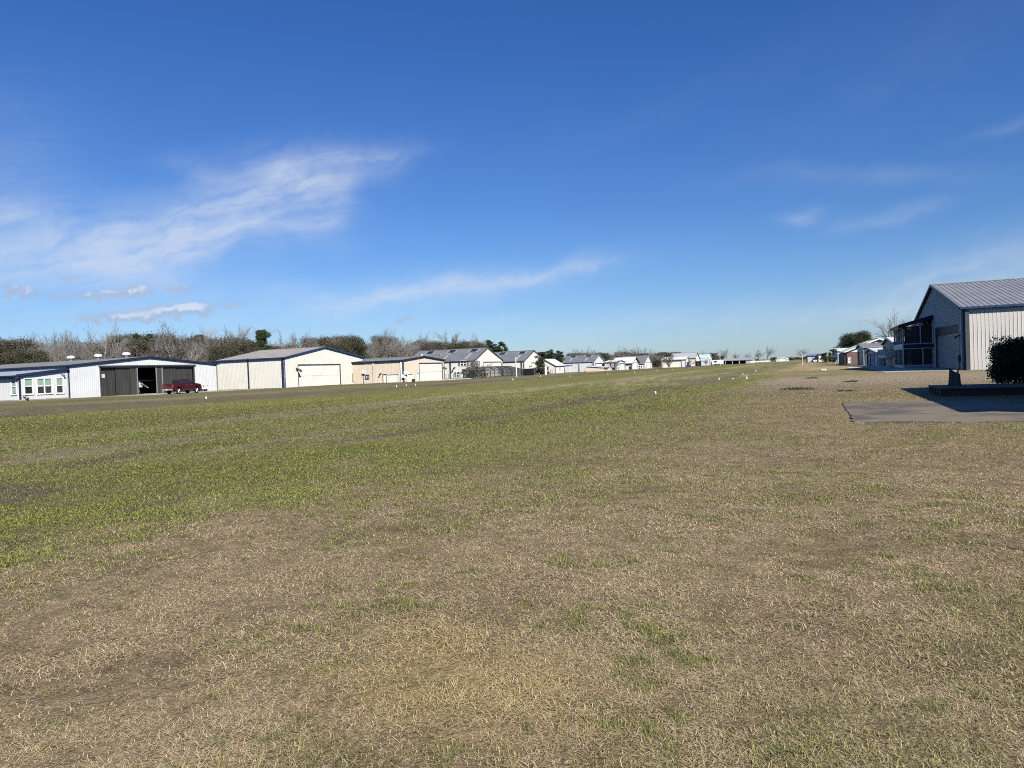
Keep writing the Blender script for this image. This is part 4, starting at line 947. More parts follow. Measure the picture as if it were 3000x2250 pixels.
# ---- ground sheet: rings round the viewpoint, finer where it is seen closest
rows = [.6, .9, 1.3, 1.7, 2.1] + [EYE*734/yy for yy in np.arange(600, 12, -1.6)] + [EYE*734/yy for yy in np.arange(12, 1.2, -.35)] + [1100, 1400, 2000, 3200, 5000, 9000]
rows = np.array(sorted(rows)); aa = np.concatenate([np.arange(-62, 18.01, .14), np.arange(24, 298, 6.)])
A, Rr = np.meshgrid(np.radians(aa), rows); gx = (Rr*np.sin(A)).ravel(); gy = (Rr*np.cos(A)).ravel()
g, dry, grn, cl, lush = field(gx, gy)
fr_ = sst(3000, 300, np.hypot(gx, gy))
mean = dry*(1-g[:, None]) + grn*g[:, None]
rr = np.hypot(gx, gy)
fade = sst(58, 34, rr)
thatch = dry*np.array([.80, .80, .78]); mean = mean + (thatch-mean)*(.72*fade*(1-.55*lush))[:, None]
mean = mean*(.72 - .24*fade)[:, None]  # shade among the blades painted into the ground colour; thatch darker still nearby
inpad = (gx > .5) & (gx < 9.2) & (gy > 19.5) & (gy < 28.5)
gz = ((fbm(gx/3.1, gy/3.1, 71)-.5)*.05 + (fbm(gx/.5, gy/.5, 73, 2)-.5)*.012*sst(25, 8, rr))*sst(40, 15, rr) - .012
gz = np.where(inpad, np.minimum(gz, -.03), gz)
nr, na = len(rows), len(aa); verts = np.stack([gx, gy, gz], 1)
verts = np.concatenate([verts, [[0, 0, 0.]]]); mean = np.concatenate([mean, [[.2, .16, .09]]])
i, j = np.meshgrid(np.arange(nr-1), np.arange(na), indexing='ij'); a_ = i*na+j; b2_ = i*na+(j+1) % na
quads = np.stack([a_, a_+na, b2_+na, b2_], -1).reshape(-1, 4)
jj = np.arange(na); tris = np.stack([np.full(na, nr*na), jj, (jj+1) % na], 1)
loops = np.concatenate([quads.ravel(), tris.ravel()]); sizes = np.concatenate([np.full(len(quads), 4), np.full(len(tris), 3)])
def turf_mat():
    mt, t, bb = base_mat('mown winter turf')
    at_ = t.node('ShaderNodeAttribute', attribute_name='Col'); gm = t.node('ShaderNodeNewGeometry'); p = gm.outputs['Position']
    n1 = t.noise(p, 30, 4, .7); n2 = t.noise(p, 5, 5, .65); n3 = t.noise(p, .9, 5, .6)
    k = t.M('MULTIPLY', t.ss(n1, .2, .8, .62, 1.38), t.M('MULTIPLY', t.ss(n2, .25, .75, .68, 1.32), t.ss(n3, .25, .75, .86, 1.14)))
    t.put(bb.inputs['Base Color'], t.mix(1., at_.outputs['Color'], t.vec(k, k, k), 'MULTIPLY'))
    bb.inputs['Roughness'].default_value = .95; bb.inputs['Specular IOR Level'].default_value = .1
    bp = t.node('ShaderNodeBump'); bp.inputs['Strength'].default_value = .6; bp.inputs['Distance'].default_value = .06
    t.put(bp.inputs['Height'], t.M('ADD', n1, n2)); t.put(bb.inputs['Normal'], bp.outputs[0])
    return mt
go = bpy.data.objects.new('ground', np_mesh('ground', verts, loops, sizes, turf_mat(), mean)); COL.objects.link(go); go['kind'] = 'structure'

# ---- blades
rng = np.random.default_rng(11)
def ring(r1, r2, dens, th=1.56):
    n = int(.5*th*(r2*r2-r1*r1)*dens); r = np.sqrt(rng.random(n)*(r2*r2-r1*r1)+r1*r1); a = -PHI + (rng.random(n)-.5)*th
    return r*np.sin(a), r*np.cos(a)
GR = [(1.2, 4.2, 12500, .0021, .037, 1), (4.2, 7, 7000, .0029, .039, 1), (7, 11.5, 3400, .0042, .043, 1), (11.5, 19, 1200, .0062, .048, 0), (19, 32, 520, .0095, .050, 0), (32, 58, 150, .018, .055, 0)]
VV, LL, SS, CC = [], [], [], []; base = 0
for r1, r2, dens, wd, ln, full in GR:
    x, y = ring(r1, r2, dens); g, dry, grn, cl, lush = field(x, y)
    jx = 1.0*(fbm(x*1.1, y*1.1, 97, 4)-.36); ok = ~((x > .62+jx) & (x < 9.2) & (y > 19.6+jx) & (y < 28.4-jx)) & ~((x > 4.05) & (y > 31.5) & (y < 34.8))
    x, y, g, dry, grn, cl, lush = x[ok], y[ok], g[ok], dry[ok], grn[ok], cl[ok], lush[ok]; n = len(x)
    # clumps of green among the dry
    isg = rng.random(n) < np.clip((g-.5)*1.5+.5, 0.03, .97)
    col = np.where(isg[:, None], grn*1.42, dry*1.32)
    old = (~isg) & (rng.random(n) < .22); col[old] = col[old]*np.array([.42, .37, .33])
    pale = (~isg) & (rng.random(n) < .23); col[pale] = np.array([.76, .64, .40])
    yl = isg & (rng.random(n) < .2); col[yl] = col[yl]*np.array([1.35, 1.15, 1.0])
    col = col*(.78+.44*rng.random(n))[:, None]
    wspk = rng.random(n) < cl*.025; col[wspk] = .75
    cb = fbm(x/.34, y/.34, 83, 3); keep = rng.random(n) < sst(.14, .38, cb)*.7+.3
    tall = np.where(keep, .45+1.15*cb, .0)*(.8+.4*fbm(x/1.7, y/1.7, 89, 2))
    leaf = isg & (rng.random(n) < .12+.5*lush)
    L = ln*(.55+.9*rng.random(n))*tall*np.where(isg, .92, 1.08); L[leaf] *= .62
    W = wd*(.6+.8*rng.random(n)); W = np.where(leaf, W*2.4, W)
    lean = np.where(isg, np.radians(22+54*rng.random(n)), np.radians(52+40*rng.random(n)**.5))
    az_ = rng.random(n)*2*PI
    dx, dy = np.cos(az_), np.sin(az_); px_, py_ = -dy, dx
    z0 = (fbm(x/3.1, y/3.1, 71)-.5)*.05*sst(40, 15, np.hypot(x, y)) - .018 + rng.random(n)*.008
    sx_, cz_ = np.sin(lean), np.cos(lean); s2_, c2_ = np.sin(np.minimum(lean+.55, 1.55)), np.cos(np.minimum(lean+.55, 1.55))
    mx_, my_, mz_ = x+dx*sx_*L*.55, y+dy*sx_*L*.55, z0+cz_*L*.55
    tx_, ty_, tz_ = mx_+dx*s2_*L*.45, my_+dy*s2_*L*.45, mz_+c2_*L*.45
    P_ = lambda a, b, c, s: np.stack([a+px_*W*s, b+py_*W*s, c], 1)
    if full:
        v = np.stack([P_(x, y, z0, -.4), P_(x, y, z0, .4), P_(mx_, my_, mz_, .5), P_(mx_, my_, mz_, -.5), P_(tx_, ty_, tz_, 0)], 1)
        k = np.arange(n)[:, None]*5 + base
        lp = np.concatenate([k+np.array([0, 1, 2, 3]), k+np.array([3, 2, 4])], 1).ravel(); sz = np.tile([4, 3], n); m_ = 5
    else:
        v = np.stack([P_(x, y, z0, -.5), P_(x, y, z0, .5), P_(tx_, ty_, tz_, .15), P_(tx_, ty_, tz_, -.15)], 1)
        k = np.arange(n)[:, None]*4 + base; lp = (k+np.array([0, 1, 2, 3])).ravel(); sz = np.full(n, 4); m_ = 4
    VV.append(v.reshape(-1, 3)); LL.append(lp); SS.append(sz); CC.append(np.repeat(col, m_, 0)); base += n*m_
def blade_mat():
    mt, t, bb = base_mat('grass blades'); at_ = t.node('ShaderNodeAttribute', attribute_name='Col')
    t.put(bb.inputs['Base Color'], at_.outputs['Color']); bb.inputs['Roughness'].default_value = .6; bb.inputs['Specular IOR Level'].default_value = .25
    tr = t.node('ShaderNodeBsdfTranslucent'); t.put(tr.inputs[0], at_.outputs['Color']); mx = t.node('ShaderNodeMixShader'); mx.inputs[0].default_value = .25
    o = t.n['Material Output']; t.l.new(bb.outputs[0], mx.inputs[1]); t.l.new(tr.outputs[0], mx.inputs[2]); t.l.new(mx.outputs[0], o.inputs[0])
    return mt
me = np_mesh('grass', np.concatenate(VV), np.concatenate(LL), np.concatenate(SS), blade_mat(), np.concatenate(CC))
go = bpy.data.objects.new('grass', me); COL.objects.link(go); tag(go, 'short mown winter grass, part dry and part green', 'grass', None, 'stuff')
print('blade verts', base)

# ------------------------------------------------------------------ trees
class Rec:
    def __init__(s): s.big = MB(); s.small = MB()
def gen_bare(seed, H, trunk=.28, limbs=4, spread=.6, up=.25, r0=.028, dens=1., wig=.18, twig=.014, depth=4):
    rn = random.Random(seed); R_ = Rec()
    def grow(p, d, L, r, lv):
        n = 5 if lv == 0 else (4 if lv < 3 else 2 if lv < depth else 2)
        pts = [p]; rs = [r]; dirs = []
        for i in range(n):
            d = (d + V((rn.gauss(0, wig)*(1 if lv else .35), rn.gauss(0, wig)*(1 if lv else .35), rn.gauss(0, wig*.6) + up*(.25 if lv else .1)))).normalized()
            p = p + d*(L/n); pts.append(p); dirs.append(d); rs.append(max(r*(1-.5*(i+1)/n), twig*.5))
        tgt = R_.big if lv <= 2 else R_.small
        tgt.tube(pts, rs, 7 if lv == 0 else 5 if lv == 1 else 3, lv <= 1)
        if lv >= depth or len(R_.small.f) > 90000: return
        if lv == 0: k = limbs
        else: k = max(2, round([0, 7, 6, 5, 4][lv]*dens))
        ph = rn.uniform(0, 6.28)
        for c in range(k):
            f = (.72+.28*(c+1)/k) if lv == 0 else (.22+.78*(c+.8)/k)
            q = min(n-1, int(f*n)); e = f*n-q; e = min(1, max(0, e)); bp = pts[q].lerp(pts[q+1], e); bd = dirs[q]
            a = ph + c*2.4 + rn.uniform(-.4, .4)
            s1 = bd.cross(V((.3, .2, .9)) if abs(bd.z) < .95 else V((1, 0, 0))).normalized(); s2 = bd.cross(s1)
            sp_ = spread*rn.uniform(.65, 1.25)*(1 if lv else .85)
            nd = (bd*math.cos(sp_) + (s1*math.cos(a)+s2*math.sin(a))*math.sin(sp_)).normalized()
            ll = L*([.0, .60, .55, .52, .5][lv] if lv else 1.)*rn.uniform(.7, 1.15)*(1-.35*f if lv else 1)
            if lv == 0: ll = H*(1-trunk)*rn.uniform(.52, .72)
            grow(bp, nd, ll, max(rs[q]*(.62 if lv else .66), twig*(2.2 if lv == 1 else 1.4 if lv == 2 else 1)), lv+1)
        if lv == 0: return
        grow(pts[-1], dirs[-1], L*.5, max(rs[-1], twig), lv+1)
    grow(V((0, 0, -.1)), V((rn.gauss(0, .05), rn.gauss(0, .05), 1)).normalized(), H*trunk, H*r0, 0)
    zs = max(v[2] for v in R_.small.v); k = H/zs
    for mb in (R_.big, R_.small): mb.v = [(v[0]*k, v[1]*k, v[2]*k) for v in mb.v]
    return R_
PROT = {}
def mesh_of(mb, name, mt, smooth=True):
    me = bpy.data.meshes.new(name); me.from_pydata(mb.v, [], mb.f); me.update(); me.materials.append(mt)
    if smooth: me.shade_smooth()
    return me
def proto_bare(key, bark, twigm, **kw):
    R_ = gen_bare(**kw); PROT[key] = (kw['H'], [('trunk', mesh_of(R_.big, 'trunk', bark)), ('crown', mesh_of(R_.small, 'crown', twigm))])
proto_bare('bareA', BARKP, TWIGP, seed=3, H=16, trunk=.34, limbs=4, spread=.62, up=.13, twig=.011, depth=5)
proto_bare('bareB', BARK, TWIG, seed=8, H=16, trunk=.26, limbs=5, spread=.72, up=.10, twig=.011, depth=5)
proto_bare('bareC', BARK, TWIG, seed=21, H=16, trunk=.42, limbs=4, spread=.46, up=.16, twig=.011, depth=5)
proto_bare('bareD', BARK, TWIGP, seed=34, H=16, trunk=.30, limbs=5, spread=.62, up=.14, twig=.011, depth=5)
proto_bare('bareE', BARK, TWIG, seed=55, H=14, trunk=.34, limbs=4, spread=.85, up=.06, dens=.85, wig=.22, twig=.014, depth=5)
proto_bare('fillA', BARK, TWIG, seed=101, H=16, trunk=.26, limbs=5, spread=.70, up=.11, twig=.018, depth=4)
proto_bare('fillB', BARK, TWIGP, seed=103, H=16, trunk=.32, limbs=5, spread=.62, up=.13, twig=.018, depth=4)
proto_bare('vase', BARK, TWIG, seed=61, H=7, trunk=.16, limbs=6, spread=.62, up=.36, dens=1., wig=.14, twig=.022, r0=.034)
proto_bare('vaseB', BARKD, TWIG, seed=67, H=7, trunk=.20, limbs=5, spread=.75, up=.22, dens=.85, wig=.22, twig=.024, r0=.036)
def proto_leafy(key, bark, leafm, seed, H, Wd, lobes, n, size, trunk_h=.25, low=.22, flat=.4, shell=.4, conic=0., nlimb=7, r0=.03):
    rn = random.Random(seed); rg = np.random.default_rng(seed); L = []
    for i in range(lobes):
        f = (i+.5)/lobes; a = rn.uniform(0, 2*PI); zc = low + (1-low)*(.08+.80*((i*.618+.3) % 1)) if not conic else low+(1-low)*f
        rad_ = Wd*.5*math.sqrt(max(.05, 1-((zc-low)/(1-low)*1.0)**2.2)) if not conic else Wd*.5*(1-conic*f)
        rr_ = rad_*rn.uniform(.25, .80); s = (Wd*.5)*rn.uniform(.26, .42)*(24/max(lobes, 24))**.33*(1 if not conic else (1-conic*f*.75))
        L.append((rr_*math.cos(a), rr_*math.sin(a), zc*H, s, s, s*rn.uniform(.55, .85)))
    v, l, s = leaf_cloud(rg, L, n, size, flat, shell)
    v[:, 2] = np.maximum(v[:, 2], H*low*.6)
    v[:, 2] *= H/v[:, 2].max()
    mb = MB(); top = V((rn.uniform(-.2, .2), rn.uniform(-.2, .2), H*(.9 if conic else .6)))
    mb.tube([(0, 0, -.1), (0, 0, H*trunk_h*.5), (top*.5)[:], top[:]], [H*r0*1.2, H*r0, H*r0*.7, H*r0*.25], 7)
    for i in range(min(nlimb, lobes)):
        q = L[i]; mb.tube([(0, 0, min(q[2]*.75, H*trunk_h+.2*i/nlimb*H)), (q[0]*.5, q[1]*.5, q[2]*.82), (q[0], q[1], q[2])], [H*r0*.55, H*r0*.35, H*r0*.1], 5)
    PROT[key] = (H, [('trunk', mesh_of(mb, 'trunk', bark)), ('crown', np_mesh('crown', v, l, s, leafm))])
proto_leafy('cedar', BARK, LEAFO, 2, 11, 13, 60, 30000, .11, low=.08, shell=.25)
proto_leafy('oliveB', BARK, LEAFB, 5, 11, 13, 60, 30000, .11, low=.08, shell=.2)
proto_leafy('liveoak', BARKD, LEAFD, 7, 10, 17, 90, 50000, .12, low=.18, trunk_h=.22, shell=.3, nlimb=14)
proto_leafy('pine', BARKD, LEAFP, 9, 15, 6.5, 26, 16000, .12, low=.50, trunk_h=.6, flat=.2, r0=.02)
proto_leafy('pineB', BARKD, LEAFP, 13, 13, 8.0, 40, 20000, .12, low=.10, trunk_h=.3, flat=.2, conic=.62, r0=.018)
proto_leafy('magnolia', BARKD, LEAFM, 17, 7.5, 7.2, 40, 9000, .14, low=.08, trunk_h=.2, flat=.5, conic=.45, shell=.45, r0=.02)
proto_leafy('bush', BARKD, LEAFD, 19, 4.2, 4.6, 44, 14000, .08, low=.02, trunk_h=.1, shell=.3)

ti = [0]
def tree(kind, px, d, ytop, label, name='bare_tree', group=None, wide=1., cat='tree', h=None):
    H0_, parts = PROT[kind]; ytop += -11 if kind[:4] == 'bare' and group else 5 if kind in ('cedar', 'oliveB') and group else 0; p = at(px, d); H = h or hz(p, ytop); k = H/H0_; ti[0] += 1
    rt = thing(name, label, cat, p, (ti[0]*2.399) % 6.283, group); rt.scale = (k*wide, k*wide, k)
    for nm, me in parts:
        o = bpy.data.objects.new(nm, me); COL.objects.link(o); o.parent = rt
    return rt
GW = 'trees of the wood behind the hangars'
for a in [
    ('oliveB', 45, 158, 979, 'dark brown green evergreen at the left edge of the picture above the annex roof', 'evergreen_tree', GW, 1.2),
    ('cedar', 88, 152, 1012, 'dense dark evergreen sloping down beside the first bare trees at the left', 'evergreen_tree', GW, 1.1),
    ('bareD', 118, 176, 978, 'bare grey tree just right of the dark evergreens at the left edge', 'bare_tree', GW, .8),
    ('bareA', 150, 160, 988, 'bare tree with pale slanting trunk left of the first roof vent', 'bare_tree', GW, .8),
    ('bareC', 182, 182, 969, 'slim bare tree standing above the first roof vent from the left', 'bare_tree', GW, .9),
    ('bareB', 226, 170, 968, 'broad bare tree above the first and second roof vents', 'bare_tree', GW, .95),
    ('bareD', 262, 186, 952, 'bare tree with upright twigs left of the tall pale forked one', 'bare_tree', GW, .8),
    ('bareA', 318, 160, 939, 'tallest bare tree with pale forked trunk above the second roof vent', 'bare_tree', GW, .85),
    ('cedar', 358, 178, 968, 'dark evergreen just right of the tall pale forked tree', 'evergreen_tree', GW, .85),
    ('bareE', 372, 160, 985, 'low spreading bare tree with pale limbs by the third roof vent', 'bare_tree', GW, .9),
    ('oliveB', 425, 172, 982, 'wide rusty brown evergreen above the peak of the white hangar', 'evergreen_tree', GW, 1.15),
    ('pineB', 402, 190, 976, 'green topped evergreen behind the rusty brown one', 'evergreen_tree', GW, 1.),
    ('pineB', 440, 196, 976, 'second green topped evergreen, left of the big round bare tree', 'evergreen_tree', GW, 1.),
    ('bareB', 526, 176, 940, 'big bare tree with wide rounded crown above the red pickup', 'bare_tree', GW, 1.05),
    ('bareE', 478, 170, 985, 'bare tree with drooping limbs left of the big rounded one', 'bare_tree', GW, .9),
    ('bareA', 562, 166, 1000, 'short bare tree with several pale stems above the right end of the white hangar', 'bare_tree', GW, .9),
    ('pine', 592, 190, 979, 'round topped pine right of the big rounded bare tree', 'pine_tree', GW, .9),
    ('bareD', 622, 182, 957, 'bare tree rising behind the gap between white and cream hangars', 'bare_tree', GW, .85),
    ('cedar', 655, 176, 998, 'dark green evergreen above the left corner of the cream hangar', 'evergreen_tree', GW, .9),
    ('bareC', 682, 190, 953, 'narrow bare tree with spire of twigs above the cream hangar', 'bare_tree', GW, .8),
    ('oliveB', 716, 186, 985, 'brownish evergreen above the cream hangar roof, left of the tall pine', 'evergreen_tree', GW, .8),
    ('bareB', 742, 200, 984, 'bare tree half hiding the tall pine', 'bare_tree', GW, .8),
    ('pine', 772, 192, 964, 'tall dark pine above the middle of the cream hangar roof', 'pine_tree', GW, .85),
    ('bareE', 826, 194, 970, 'bare tree with open fan of twigs right of the tall pine', 'bare_tree', GW, .75),
    ('cedar', 806, 200, 1000, 'low dark evergreen right below the tall pine', 'evergreen_tree', GW, .7),
    ('bareC', 886, 196, 974, 'leaning bare tree left of the two above the cream hangar peak', 'bare_tree', GW, .8),
    ('bareA', 922, 196, 968, 'bare tree with many upright pale stems by the cream hangar peak', 'bare_tree', GW, .8),
    ('oliveB', 985, 190, 990, 'brown evergreen right of the cream hangar peak', 'evergreen_tree', GW, .9),
    ('cedar', 1034, 194, 980, 'large dark evergreen above the right slope of the cream hangar', 'evergreen_tree', GW, 1.),
    ('bareB', 1010, 206, 980, 'bare tree rising behind the large dark evergreen', 'bare_tree', GW, .8),
    ('bareB', 1112, 205, 965, 'tall bare tree with broad crown above the tan hangar', 'bare_tree', GW, .95),
    ('bareD', 1152, 214, 972, 'bare tree just right of the tall broad one above the tan hangar', 'bare_tree', GW, .9),
    ('bareE', 1178, 206, 980, 'bare tree with clumped top above the tan hangar corner', 'bare_tree', GW, .85),
    ('bareB', 1228, 214, 977, 'rounded bare tree above the tan hangar peak', 'bare_tree', GW, .9),
    ('oliveB', 1272, 216, 990, 'brown evergreen above the left end of the long grey roof', 'evergreen_tree', GW, .8),
    ('cedar', 1312, 240, 992, 'dark evergreen above the skylights of the white house', 'evergreen_tree', GW, .9),
    ('bareC', 1335, 250, 971, 'bare tree standing out above the grey roof with three skylights', 'bare_tree', GW, 1.1),
    ('bareE', 1372, 262, 980, 'thin bare tree between the dark evergreens behind the white house', 'bare_tree', GW, .9),
    ('cedar', 1362, 240, 992, 'second dark evergreen above the skylight roof', 'evergreen_tree', GW, .95),
    ('oliveB', 1402, 244, 996, 'brown green evergreen above the gable of the first white house', 'evergreen_tree', GW, .95),
    ('bareD', 1398, 272, 978, 'wispy bare tree behind the gable of the first white house', 'bare_tree', GW, .8),
    ('pineB', 1438, 262, 994, 'green pine right of the first white house gable', 'pine_tree', GW, 1.5),
    ('pineB', 1474, 268, 1000, 'last green pine at the right end of the wood', 'pine_tree', GW, 1.6),
    ('pineB', 1612, 330, 1023, 'pointed dark pine behind the magnolia', 'pine_tree', GW, 1.7), ('pineB', 1643, 335, 1026, 'dark pine left of the grey roofed white hangar', 'pine_tree', GW, 1.7), ('pine', 1590, 345, 1030, 'dark pine partly behind the second white house gable', 'pine_tree', GW, 1.7),
    ('bareB', 1676, 420, 1027, 'pale bare tree far behind the white hangar with two skylights', 'bare_tree', GW, 1.2), ('bareD', 1716, 430, 1024, 'second pale bare tree far behind the white hangar with two skylights', 'bare_tree', GW, 1.3),
    ('cedar', 1766, 360, 1025, 'dark evergreen right of the white hangar gable', 'evergreen_tree', GW, 1.3), ('bareB', 1822, 380, 1020, 'bare tree above the small white hangar', 'bare_tree', GW, 1.2), ('oliveB', 1852, 400, 1030, 'brown evergreen above the big white roof', 'evergreen_tree', GW, 1.1),
    ('bareD', 1880, 410, 1017, 'bare tree above the dark grey roof at the row of far hangars', 'bare_tree', GW, 1.2), ('oliveB', 1876, 385, 1028, 'green brown evergreen behind the dark grey roof', 'evergreen_tree', GW, 1.2), ('bareB', 1912, 400, 1030, 'low bare tree right of the dark grey roof', 'bare_tree', GW, 1.1),
    ('cedar', 1926, 330, 1048, 'dark evergreen mass left of the low white hangar', 'evergreen_tree', GW, 1.2),
    ('oliveB', 2092, 430, 1032, 'rounded dark tree right of the pale blue hangar', 'evergreen_tree', None, 1.0), ('oliveB', 2112, 470, 1040, 'brown bushy tree left of the open shed', 'evergreen_tree', None, 1.0),
    ('bareB', 2060, 520, 1024, 'faint bare tree above the pale blue roof', 'bare_tree', None, 1.0),
    ('bareE', 2129, 450, 1013, 'tall bare tree with clumped crown behind the left end of the open shed', 'bare_tree', None, 1.0),
    ('bareD', 2160, 520, 1029, 'pale bare tree behind the middle of the open shed', 'bare_tree', None, 1.0), ('bareE', 2190, 500, 1029, 'low spreading bare tree behind the right end of the open shed', 'bare_tree', None, .95),
    ('bareB', 2221, 480, 1020, 'bushy bare tree behind the white board fence', 'bare_tree', None, .9), ('bareE', 2249, 440, 1009, 'tall open bare tree at the right end of the white board fence', 'bare_tree', None, 1.05),
    ('bareD', 2325, 520, 1041, 'small bare tree right of the white gabled shed', 'bare_tree', None, 1.1), ('bareE', 2350, 400, 1013, 'tall bare tree beside the two door hangar at the far right row', 'bare_tree', None, 1.),
    ('bareB', 2405, 520, 1033, 'faint bare tree above the cream flat fronted garage', 'bare_tree', None, .8),
    ('liveoak', 2512, 262, 966, 'big spreading dark evergreen oak above the brick house and cream garage', 'oak_tree', None, .95),
    ('bareD', 2638, 135, 900, 'bare tree rising behind the screened porch of the nearest hangar', 'bare_tree', None, 1.0),
    ('bareC', 2684, 140, 918, 'bare tree behind the roof slope of the nearest hangar', 'bare_tree', None, .6)]:
    tree(*a)
tree('bush', 2415, 285, 1031, 'round dark bush right of the cream flat fronted garage', 'bush', cat='bush', wide=.85)
tree('bush', 2433, 262, 1030, 'dark green bush in front of the tower house veranda', 'bush', cat='bush', wide=.5)
tree('magnolia', 1583, 190, 1040, 'glossy dark magnolia in front of the second white house', 'magnolia_tree', wide=1.05)
tree('vase', 1396, 160, 1048, 'bare vase shaped tree in front of the white house patio', wide=1.7)
tree('vaseB', 1794, 226, 1046, 'bare forked tree with dark leaning trunk by the tan hut', wide=1.4)
tree('vase', 1961, 262, 1031, 'round headed bare tree in front of the low white hangar', wide=1.75)
tree('vaseB', 2021, 280, 1044, 'bare tree at the right corner of the low white hangar', wide=.9)
tree('vase', 2069, 340, 1051, 'small bare tree in front of the pale blue hangar', wide=1.)
# the wood behind them, too dense to tell apart
def wood(name, label, spots):
    VV, LL, SS = [], [], []; off = 0; mats = []; MI = []
    for kind, X_, Y_, H, wd in spots:
        H0_, parts = PROT[kind]
        for nm, me in parts:
            n = len(me.vertices); v = np.empty(n*3, np.float32); me.vertices.foreach_get('co', v); v = v.reshape(-1, 3)
            l = np.empty(len(me.loops), np.int32); me.loops.foreach_get('vertex_index', l); s = np.empty(len(me.polygons), np.int32); me.polygons.foreach_get('loop_total', s)
            a = (X_*7.3+Y_*3.1) % 6.28; k = H/H0_; c, q = math.cos(a)*k*wd, math.sin(a)*k*wd
            v2 = np.stack([v[:, 0]*c-v[:, 1]*q+X_, v[:, 0]*q+v[:, 1]*c+Y_, v[:, 2]*k], 1)
            mt = me.materials[0]
            if mt not in mats: mats.append(mt)
            VV.append(v2); LL.append(l+off); SS.append(s); MI.append(np.full(len(s), mats.index(mt), np.int32)); off += n
    me = np_mesh(name, np.concatenate(VV), np.concatenate(LL), np.concatenate(SS))
    for mt in mats: me.materials.append(mt)
    me.polygons.foreach_set('material_index', np.concatenate(MI))
    o = bpy.data.objects.new(name, me); COL.objects.link(o); tag(o, label, 'woodland', None, 'stuff'); return o
rn = random.Random(77); sp = []
for px in range(-60, 1500, 13):
    d = (188 if px < 700 else 222 if px < 1280 else 288) + rn.uniform(-6, 26); p = at(px, d)
    yt = (976 if px < 600 else 988 if px < 960 else 984 if px < 1250 else 996 if px < 1400 else 1012) + rn.uniform(-9, 20)
    sp.append((rn.choice(['fillA', 'fillB', 'fillA', 'fillB', 'oliveB']), p.x, p.y, max(4, hz(p, yt)), rn.uniform(.9, 1.2)))
wood('woods', 'dense grey brown winter wood behind the left row of hangars', sp)
sp = []
for px in range(1500, 2110, 13):
    d = 470 + rn.uniform(0, 70); p = at(px, d); sp.append((rn.choice(['fillA', 'oliveB', 'fillB']), p.x, p.y, max(3, hz(p, 1031 + rn.uniform(-3, 10) - (px-1500)*.004)), 1.5))
for px in range(2110, 2420, 12):
    d = 900 + rn.uniform(0, 300); p = at(px, d); sp.append((rn.choice(['oliveB', 'fillA', 'cedar']), p.x, p.y, rn.uniform(2.5, 6), 2.4))
wood('distant_woods', 'far low line of trees on the horizon', sp)

# ------------------------------------------------------------------ pickup truck
Pc = at(507, 104); Lt = along(592, Pc, V((0, 1, 0))); print('truck length fit', Lt, Pc)
tr_ = thing('pickup_truck', 'dark red crew cab pickup parked in front of the dark hangar doors', 'pickup truck', (Pc.x-1.0, Pc.y, 0), 0)
tr_.scale = (1.03, Lt/5.9, 1.06) if .85 < Lt/5.9 < 1.25 else (1, 1, 1)
def arc(cy, cz, r, n=10): return [(cy+r*math.cos(PI*i/n), cz+r*math.sin(PI*i/n)) for i in range(n+1)]
poly = [(0, .62), (0, 1.30), (.04, 1.34), (1.78, 1.35), (4.28, 1.37), (5.1, 1.31), (5.6, 1.22), (5.82, 1.08), (5.9, .86), (5.9, .58), (5.8, .5)] + arc(4.86, .44, .50) + [(4.2, .46), (1.75, .46)] + arc(1.17, .44, .50) + [(.55, .52)]
mb = MB(); mb.prism(poly, 0, -.98, .98); body = mb.build('body', REDP, tr_)
bv = body.modifiers.new('bevel', 'BEVEL'); bv.width = .06; bv.segments = 3; bv.limit_method = 'ANGLE'; bv.angle_limit = rad(35)
gp = [(1.80, 1.33), (1.93, 1.90), (2.15, 1.965), (3.45, 1.965), (3.62, 1.92), (4.34, 1.36)]
hw = lambda z: .93-(z-1.33)*.30
mb = MB(); k = len(gp); mb.v = [(-hw(z), y, z) for y, z in gp] + [(hw(z), y, z) for y, z in gp]
mb.f = [tuple(range(k)), tuple(range(2*k-1, k-1, -1))] + [(i, (i+1) % k, k+(i+1) % k, k+i)[::-1] for i in range(k)]
cab = mb.build('cab', REDP, tr_); bv = cab.modifiers.new('bevel', 'BEVEL'); bv.width = .05; bv.segments = 3
def sidewin(pts, sgn):
    q = MB(); q.face(*[(sgn*(hw(z)+.012), y, z) for y, z in (pts if sgn > 0 else pts[::-1])]); q.build('side_window', GLASS, tr_)
for sgn in (1, -1):
    sidewin([(2.12, 1.40), (2.88, 1.40), (2.88, 1.86), (2.22, 1.86)], sgn); sidewin([(2.98, 1.40), (4.08, 1.40), (3.58, 1.86), (2.98, 1.86)], sgn)
q = MB(); q.face((-.78, 1.815, 1.42), (.78, 1.815, 1.42), (.68, 1.905, 1.86), (-.68, 1.905, 1.86)); q.build('rear_window', GLASS, tr_)
q = MB(); q.face((.86, 4.25, 1.445), (-.86, 4.25, 1.445), (-.70, 3.68, 1.89), (.70, 3.68, 1.89)); q.build('windscreen', GLASS, tr_)
q = MB(); q.box((-.80, -.035, .72), (.80, -.002, 1.30)); q.box((-.3, -.05, 1.17), (.3, -.036, 1.22)); q.build('tailgate', REDP, tr_)
q = MB(); q.box((-.99, -.16, .50), (.99, .03, .68)); q.box((-.35, -.17, .52), (.35, -.161, .66)); bp_ = q.build('rear_bumper', CHROME, tr_); bv = bp_.modifiers.new('bevel', 'BEVEL'); bv.width = .03; bv.segments = 2
q = MB(); q.box((-.15, -.185, .53), (.15, -.172, .66)); q.build('number_plate', WTRIM, bp_)
